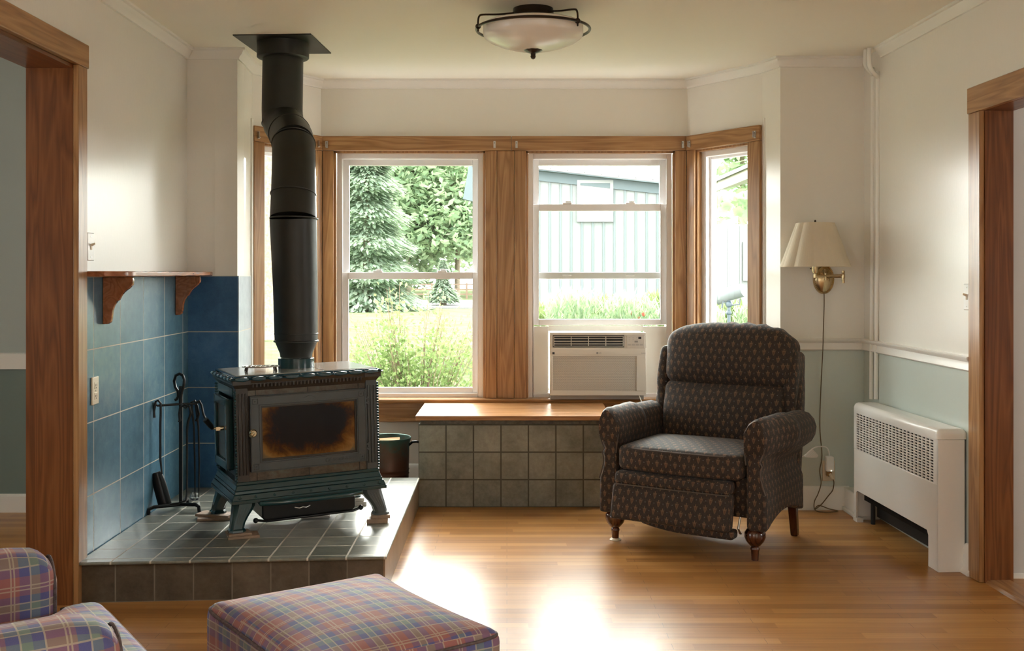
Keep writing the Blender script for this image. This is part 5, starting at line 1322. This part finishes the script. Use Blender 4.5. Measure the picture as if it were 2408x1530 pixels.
def tree(name, label, cat, base, height, crown_r, mat, seed, n=5200, leaf=0.35, group=None, trunk_r=0.25, blobs=9, crown_lo=0.25):
    rnd = random.Random(seed)
    t = thing(name, label, cat, base, 0, group)
    MB().tube([(0, 0, 0), (0.1, 0, height*0.3), (0.0, 0.1, height*0.7)], [trunk_r, trunk_r*0.7, trunk_r*0.3], 10).build('trunk', M['bark'], t)
    m = MB()
    for b_ in range(blobs):
        a = rnd.uniform(0, 2*PI); h_ = rnd.uniform(crown_lo, 0.9); r_ = crown_r*rnd.uniform(0.25, 0.7)*(1.2-h_)
        leaves(m, rnd, (math.cos(a)*r_, math.sin(a)*r_, height*h_), (crown_r*0.62, crown_r*0.62, height*0.20), n//blobs, leaf)
    m.build('crown', M[mat], t, smooth=False, merge=False, uv=False)
    return t
TG = 'leafy trees beyond the lawn'
tree('deciduous_tree', 'tall pale green leafy tree at the centre of the left window view', 'tree', (at(960, 0, 84).x, 84, GZ), 19, 7.5, 'leaf_a', 11, 30000, 0.34, TG, blobs=16, crown_lo=0.16)
tree('deciduous_tree', 'leafy tree beside the barn eave in the left window', 'tree', (at(1075, 0, 88).x, 88, GZ), 21, 7.0, 'leaf_b', 12, 26000, 0.34, TG, blobs=16, crown_lo=0.14)
tree('deciduous_tree', 'leafy tree behind the spruce at the left edge of the left window', 'tree', (at(830, 0, 96).x, 96, GZ), 22, 8.5, 'leaf_a', 13, 24000, 0.4, TG, blobs=14, crown_lo=0.14)
tree('deciduous_tree', 'distant leafy tree seen beside the stovepipe', 'tree', (at(690, 0, 104).x, 104, GZ), 24, 8.0, 'leaf_b', 14, 7000, 0.7, TG)
tree('deciduous_tree', 'dark tree mass in the gap between the spruce and the tallest tree', 'tree', (at(900, 0, 112).x, 112, GZ), 26, 10, 'leaf_a', 16, 22000, 0.45, TG)
tree('deciduous_tree', 'dark tree mass in the distance just left of the barn eave', 'tree', (at(1030, 0, 114).x, 114, GZ), 26, 10, 'leaf_a', 17, 22000, 0.45, TG)
tree('deciduous_tree', 'leafy tree rising behind the barn roof at the right', 'tree', (at(1740, 0, 40).x, 40, GZ), 13, 6.0, 'leaf_a', 15, 7000, 0.28, TG)
def spruce(label, base, height, r, seed, n):
    rnd = random.Random(seed); t = thing('spruce_tree', label, 'tree', base, 0)
    MB().tube([(0, 0, 0), (0, 0, height*0.95)], [0.22, 0.04], 8).build('trunk', M['bark'], t)
    m = MB()
    for i in range(n):
        h_ = rnd.random()**1.25; a = rnd.uniform(0, 2*PI); tier = (math.sin(h_*height*4.2)*0.16+0.92)
        rr = r*(1-h_)*tier*(0.35+0.65*rnd.random()**0.5)
        p = Vector((math.cos(a)*rr, math.sin(a)*rr, 0.4+h_*height*0.98-rr*0.18))
        d = Vector((math.cos(a), math.sin(a), -0.35+rnd.uniform(-.3, .3))).normalized()*0.30*rnd.uniform(.6, 1.3); w = d.cross(Vector((0, 0, 1))).normalized()*0.09
        m.add([p-d, p+w, p+d, p-w], [(0, 1, 2, 3)])
    m.build('needles', M['leaf_c'], t, smooth=False, merge=False, uv=False)
spruce('tall drooping spruce standing on the lawn in the left window', (at(862, 0, 56).x, 56, GZ), 13.5, 3.4, 5, 20000)
spruce('small dark spruce on the lawn right of the tall one', (at(1042, 0, 62).x, 62, GZ), 2.3, 1.0, 6, 2200)
bt = thing('big_tree_trunk', 'thick rough-barked tree trunk just outside the left angled window', 'tree', (at(618, 0, 31).x, 31, GZ))
MB().tube([(0, 0, 0), (0, 0, 0.3), (-0.02, 0, 2.0), (0.05, 0, 9.0)], [0.62, 0.46, 0.40, 0.34], 20).build('trunk', M['bark'], bt)
m = MB(); leaves(m, random.Random(4), (0, 0, 9.5), (4, 4, 2.2), 3000, 0.25); m.build('crown', M['leaf_b'], bt, smooth=False, merge=False, uv=False)
# fence
fn = thing('rail_fence', 'low wooden rail fence across the far lawn', 'fence', (0, 80, GZ))
for i in range(7):
    x = -16+i*2.6; MB().box(x-0.07, x+0.07, -0.07, 0.07, 0, 1.2).build('post', M['twig'], fn)
for z in (0.35, 0.72, 1.08): MB().box(-16.5, 0.2, -0.03, 0.03, z-0.05, z+0.05).build('rail', M['twig'], fn)

# near shrub
def shrub(label, base, spread, height, seed, nst, nl, leaf, mat='leaf_d'):
    rnd = random.Random(seed); s = thing('shrub', label, 'shrub', base)
    tw = MB(); lv = MB()
    for i in range(nst):
        a = rnd.uniform(0, 2*PI); ln = height*rnd.uniform(0.7, 1.15); sp_ = rnd.uniform(0.15, 1.0)
        dx, dy = math.cos(a)*spread[0]*sp_, math.sin(a)*spread[1]*sp_
        P = []
        hh = ln*(1-0.33*sp_)
        for k in range(7):
            t = k/6; P.append(Vector((dx*t**1.3+rnd.uniform(-.02, .02), dy*t**1.3+rnd.uniform(-.02, .02), hh*t)))
        tw.tube(P, [0.007*(1-0.75*k/6) for k in range(7)], 5)
        for k in range(nl):
            t = 0.35+0.65*rnd.random(); i0 = min(5, int(t*6)); q = P[i0].lerp(P[i0+1], t*6-i0)
            off = Vector((rnd.gauss(0, 1), rnd.gauss(0, 1), rnd.gauss(0, 0.8)))*0.055
            p = q+off; d = (off.normalized()+Vector((0, 0, 0.6))).normalized()*leaf*rnd.uniform(.6, 1.2); w = d.cross(Vector((rnd.gauss(0, 1), rnd.gauss(0, 1), rnd.gauss(0, 1)))).normalized()*leaf*0.34
            mid = d.cross(w).normalized()*leaf*0.12
            lv.add([p, p+d*0.55+w+mid, p+d, p+d*0.55-w+mid], [(0, 1, 2, 3)])
    tw.build('stems', M['twig'], s, uv=False); lv.build('leaves', M[mat], s, smooth=False, merge=False, uv=False)
shrub('loose green shrub close outside the left big window', (at(975, 0, 8.9).x, 8.9, GZ), (0.85, 0.45), 1.75, 21, 90, 90, 0.042)
# perennials in front of the barn
FG = 'perennial clumps along the barn'
rnd = random.Random(31)
for i, (px, Y, hgt, lb) in enumerate([(1290, 12.9, 1.30, 'leafy perennial clump at the left end of the barn flower bed'), (1350, 11.7, 1.50, 'tall perennial clump left of centre in the barn flower bed'), (1420, 12.9, 1.36, 'perennial clump at the middle of the barn flower bed'), (1480, 11.8, 1.44, 'perennial clump right of centre in the barn flower bed'), (1545, 12.9, 1.40, 'perennial clump at the right of the barn flower bed, by the window frame'), (1640, 12.0, 1.30, 'perennial clump beyond the corner of the bay, near the studio light'), (1720, 13.0, 1.35, 'grassy clump behind the studio light'), (1790, 12.2, 1.35, 'grassy clump right of the studio light')]):
    s = thing('perennial_plant', lb, 'plant', (at(px, 0, Y).x, Y, GZ), 0, FG); lv = MB()
    for k in range(2600):
        a = rnd.uniform(0, 2*PI); r0 = 0.28*rnd.random()**0.5; h_ = (hgt+0.28)*rnd.uniform(0.45, 1.0)*(1-0.25*r0)+0.12*mnoise.noise(Vector((a, r0*4, i)))
        p = Vector((math.cos(a)*r0*1.15, math.sin(a)*r0, h_)); d = Vector((rnd.gauss(0, .5), rnd.gauss(0, .5), 1)).normalized()*rnd.uniform(.04, .09); w = Vector((rnd.gauss(0, 1), rnd.gauss(0, 1), 0)).normalized()*0.010
        lv.add([p-d, p+w, p+d, p-w], [(0, 1, 2, 3)])
    lv.build('foliage', M['leaf_b' if i % 2 else 'leaf_d'], s, smooth=False, merge=False, uv=False)
    MB().tube([(0, 0, 0), (0, 0, hgt*0.6)], 0.02, 6).build('stem', M['twig'], s)
    if i in (2, 3, 4):
        fl_ = MB()
        for k in range(5): fl_.sphere((rnd.uniform(-.3, .3), rnd.uniform(-.2, .1), hgt+rnd.uniform(-.06, .05)), 0.022, 8, 5)
        fl_.build('flower_heads', M['flower' if i == 3 else 'flower_p'], s)
s = thing('hosta_plant', 'broad-leaved plant just outside below the raised sash', 'plant', (at(1345, 0, 9.2).x, 9.2, GZ)); lv = MB()
for k in range(16):
    a = 2*PI*k/16+rnd.uniform(-.15, .15); up_ = rnd.uniform(0.10, 0.28); L0 = 0.25
    c0 = Vector((0, 0, 1.22)); d = Vector((math.cos(a)*L0, math.sin(a)*L0, up_*0.6)); w = Vector((-math.sin(a), math.cos(a), 0))*0.045
    lv.add([c0, c0+d*0.5+w+Vector((0, 0, .03)), c0+d, c0+d*0.5-w+Vector((0, 0, .03))], [(0, 1, 2, 3)])
lv.build('leaves', M['leaf_d'], s, smooth=False); MB().tube([(0, 0, 0), (0, 0, 1.22)], 0.02, 8).build('stem', M['twig'], s)

# barn, facing the bay window square on
YB = 20.0
bn = thing('barn', 'white board-and-batten barn with grey eave trim outside the window', 'building', (0, YB, GZ))
def bx(px): return (px-CX)*YB/F_PX
def bz(py): return CAM_H-(py-CY)*YB/F_PX-GZ
def eave(x, dy=0): return bz(402+33*(x-bx(1258))/(bx(1560)-bx(1258))+dy)
x0, x1 = bx(1113), bx(1640)
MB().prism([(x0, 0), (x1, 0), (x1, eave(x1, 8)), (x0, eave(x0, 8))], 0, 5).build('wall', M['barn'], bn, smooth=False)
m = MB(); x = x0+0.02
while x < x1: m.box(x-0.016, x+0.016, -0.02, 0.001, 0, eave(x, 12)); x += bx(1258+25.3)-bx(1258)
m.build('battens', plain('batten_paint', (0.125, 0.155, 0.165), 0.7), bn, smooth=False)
xe0, xe1 = bx(1106), bx(1650)
MB().prism([(xe0, eave(xe0, 22)), (xe1, eave(xe1, 22)), (xe1, eave(xe1)), (xe0, eave(xe0))], -0.05, 0.0).build('eave_board', M['barn_trim'], bn, smooth=False)
MB().prism([(bx(1106), bz(382)), (bx(1116), bz(382)), (bx(1116), bz(476)), (bx(1090), bz(470))], -0.3, 0.0).build('eave_return', M['barn_trim'], bn, smooth=False)
MB().prism([(xe0, eave(xe0)), (xe1, eave(xe1)), (xe1, eave(xe1, -2)), (xe0, eave(xe0, -2))], -0.25, 0.0).build('drip_edge', M['barn_trim'], bn, smooth=False)
vs = [(xe0-0.1, -0.25, eave(xe0, -2)), (xe1, -0.25, eave(xe1, -2)), (xe1+1.2, 2.6, eave(xe1, -2)+1.2), (xe0+1.0, 2.6, eave(xe0, -2)+1.2)]
vs2 = [(a, b, c+0.04) for a, b, c in vs]
rf = MB().add(vs+vs2, [(0, 3, 2, 1), (4, 5, 6, 7), (0, 1, 5, 4), (1, 2, 6, 5), (2, 3, 7, 6), (3, 0, 4, 7)]).build('roof', M['barn_roof'], bn, smooth=False)
m = MB(); nse = 14
for i in range(nse+1):
    a = Vector(vs2[0]).lerp(Vector(vs2[1]), i/nse); b_ = Vector(vs2[3]).lerp(Vector(vs2[2]), i/nse); m.tube([a, b_], 0.014, 5)
m.build('roof_seams', plain('seam_grey', (0.085, 0.085, 0.09), 0.5), rf, smooth=False)
bwm = NT('barn_window_pane'); bwm.set(col=bwm.ramp(bwm.noise(bwm.coord(scale=(1, 1, 3)), 5, 4), [(0.3, (0.20, 0.22, 0.22)), (0.7, (0.36, 0.37, 0.37))]), rough=0.2)
def bwin(par, x0, x1, z0, z1, div=False):
    m = MB(); t = 0.06
    m.box(x0-t, x0, -0.06, 0, z0-t, z1+t); m.box(x1, x1+t, -0.06, 0, z0-t, z1+t); m.box(x0, x1, -0.06, 0, z0-t, z0); m.box(x0, x1, -0.06, 0, z1, z1+t)
    if div: m.box(x0, x1, -0.06, -0.02, (z0+z1)/2-0.03, (z0+z1)/2+0.03)
    w = m.build('window', plain('barn_window_frame', (0.24, 0.25, 0.255), 0.6), par, smooth=False); MB().box(x0, x1, -0.035, -0.028, z0, z1).build('pane', bwm.m, w, smooth=False)
bwin(bn, bx(1364), bx(1434), bz(514), bz(431))
an = thing('annex', 'lower white annex wall with divided window in the right angled window', 'building', (0, YB-0.5, GZ))
MB().box(bx(1660), bx(1900), 0, 4, 0, bz(530)).build('wall', M['barn'], an, smooth=False)
for k, px in enumerate((1662, 1700, 1728, 1765, 1790, 1815)): MB().box(bx(px)-0.016, bx(px)+0.016, -0.02, 0.0, 0, bz(533)).build('batten', M['barn'], an, smooth=False)
bwin(an, bx(1740), bx(1790), bz(652), bz(578), True)
# porch roof of the next wing
pr = thing('porch_roof', 'pale yellow porch eave of the neighbouring wing in the right angled window', 'roof', (0, 0, 0))
MB().prism([(2.50, 2.30), (2.50, 2.42), (4.4, 2.95), (4.4, 2.83)], 9.0, 13.2, 'xz').build('eave_slab', M['porch'], pr, smooth=False)
MB().prism([(2.46, 2.40), (2.46, 2.44), (4.4, 2.99), (4.4, 2.95)], 8.96, 13.25, 'xz').build('shingles', M['barn_roof'], pr, smooth=False)
MB().box(3.6, 3.72, 9.1, 9.22, GZ, 2.62).build('post', M['barn'], pr, smooth=False)
MB().box(3.6, 3.72, 12.9, 13.02, GZ, 2.62).build('post', M['barn'], pr, smooth=False)
# vine hanging from the eave
vn = thing('grape_vine', 'broad-leaved vine hanging below the porch eave', 'vine', (2.45, 11.2, 0)); m = MB(); rnd = random.Random(9)
tp_ = MB().tube([(-0.3, 0, 2.05), (0.1, 0, 2.1), (0.6, 0.1, 2.25)], 0.01, 6); tp_.build('stem', M['twig'], vn)
for k in range(70):
    c0 = Vector((rnd.uniform(-0.3, 0.3), rnd.uniform(-.3, .2), 0)); c0.z = 2.12-rnd.random()**1.4*(0.15+0.9*max(0, c0.x+0.12)); r0 = rnd.uniform(.045, .075)
    n_ = Vector((rnd.gauss(0, .4), -1, rnd.gauss(0, .5))).normalized(); u_ = n_.orthogonal().normalized(); w_ = n_.cross(u_)
    P = [c0+(u_*math.cos(2*PI*i/10)+w_*math.sin(2*PI*i/10))*r0*(1 if i % 2 == 0 else 0.68) for i in range(10)]
    m.add(P, [tuple(range(10))])
m.build('leaves', M['leaf_a'], vn, smooth=False, merge=False)
# studio lights on stands; the one behind the mullion is added, unseen
s2 = thing('studio_light', 'added studio light on a stand, unseen behind the wooden mullion', 'light', (-0.2, 12.06, GZ))
MB().lathe([(0.22, -0.04), (0.235, -0.045), (0.20, 0.03), (0.07, 0.12), (0.06, 0.30), (0.01, 0.31)], (0, 0, 3.25), 28, 'y').build('reflector_head', M['black_plastic'], s2)
MB().tube([(0, 0.12, 0), (0, 0.12, 3.2)], 0.014, 12).build('stand', M['black_plastic'], s2)
for k in range(3):
    a = 2*PI*k/3+0.4; MB().tube([(0, 0.12, 0.5), (math.cos(a)*0.15, 0.12+math.sin(a)*0.15, 0.0)], 0.01, 8).build('leg', M['black_plastic'], s2)
sl = thing('studio_light', 'grey cylindrical studio light on a stand outside the right angled window', 'light', (at(1714, 0, 9.0).x, 9.0, GZ))
zh = at(0, 690, 9.0).z-GZ
Mh = Matrix.Translation((0.01, 0, zh)) @ Matrix.Rotation(math.radians(-35), 4, 'Z') @ Matrix.Rotation(math.radians(75), 4, 'Y')
gd = plain('studio_grey', (0.10, 0.12, 0.13), 0.4)
hd_ = MB().lathe([(0.055, 0.12), (0.058, 0.06), (0.058, -0.06), (0.066, -0.10), (0.068, -0.12), (0.066, -0.12), (0.05, -0.08)], (0, 0, 0), 28, cap=False).lathe([(0.001, 0.12), (0.055, 0.12)], (0, 0, 0), 28, cap=False).xf(Mh).build('lamp_head', gd, sl)
MB().lathe([(0.001, -0.09), (0.055, -0.095)], (0, 0, 0), 24, cap=False).xf(Mh).build('diffuser', M['white_plastic'], hd_)
MB().tube([(0, 0, 0), (0, 0, zh-0.05)], 0.014, 12).sphere((0, 0, zh-0.09), 0.03).sphere((0, 0, zh-0.16), 0.024).build('stand', plain('studio_blue_grey', (0.04, 0.065, 0.085), 0.4), sl)
MB().tube([(0, 0, zh-0.09), (-0.05, 0, zh-0.07), (-0.06, 0, zh-0.12)], 0.008, 8).tube([(0.0, 0, zh-0.10), (0.09, 0, zh-0.09), (0.095, 0, zh-0.04)], 0.006, 8).build('clamp_handle', plain('studio_dark', (0.035, 0.055, 0.07), 0.4), sl)
for k in range(3):
    a = 2*PI*k/3+0.4; MB().tube([(0, 0, 0.55), (math.cos(a)*0.4, math.sin(a)*0.4, 0.0)], 0.01, 8).build('leg', gd, sl)
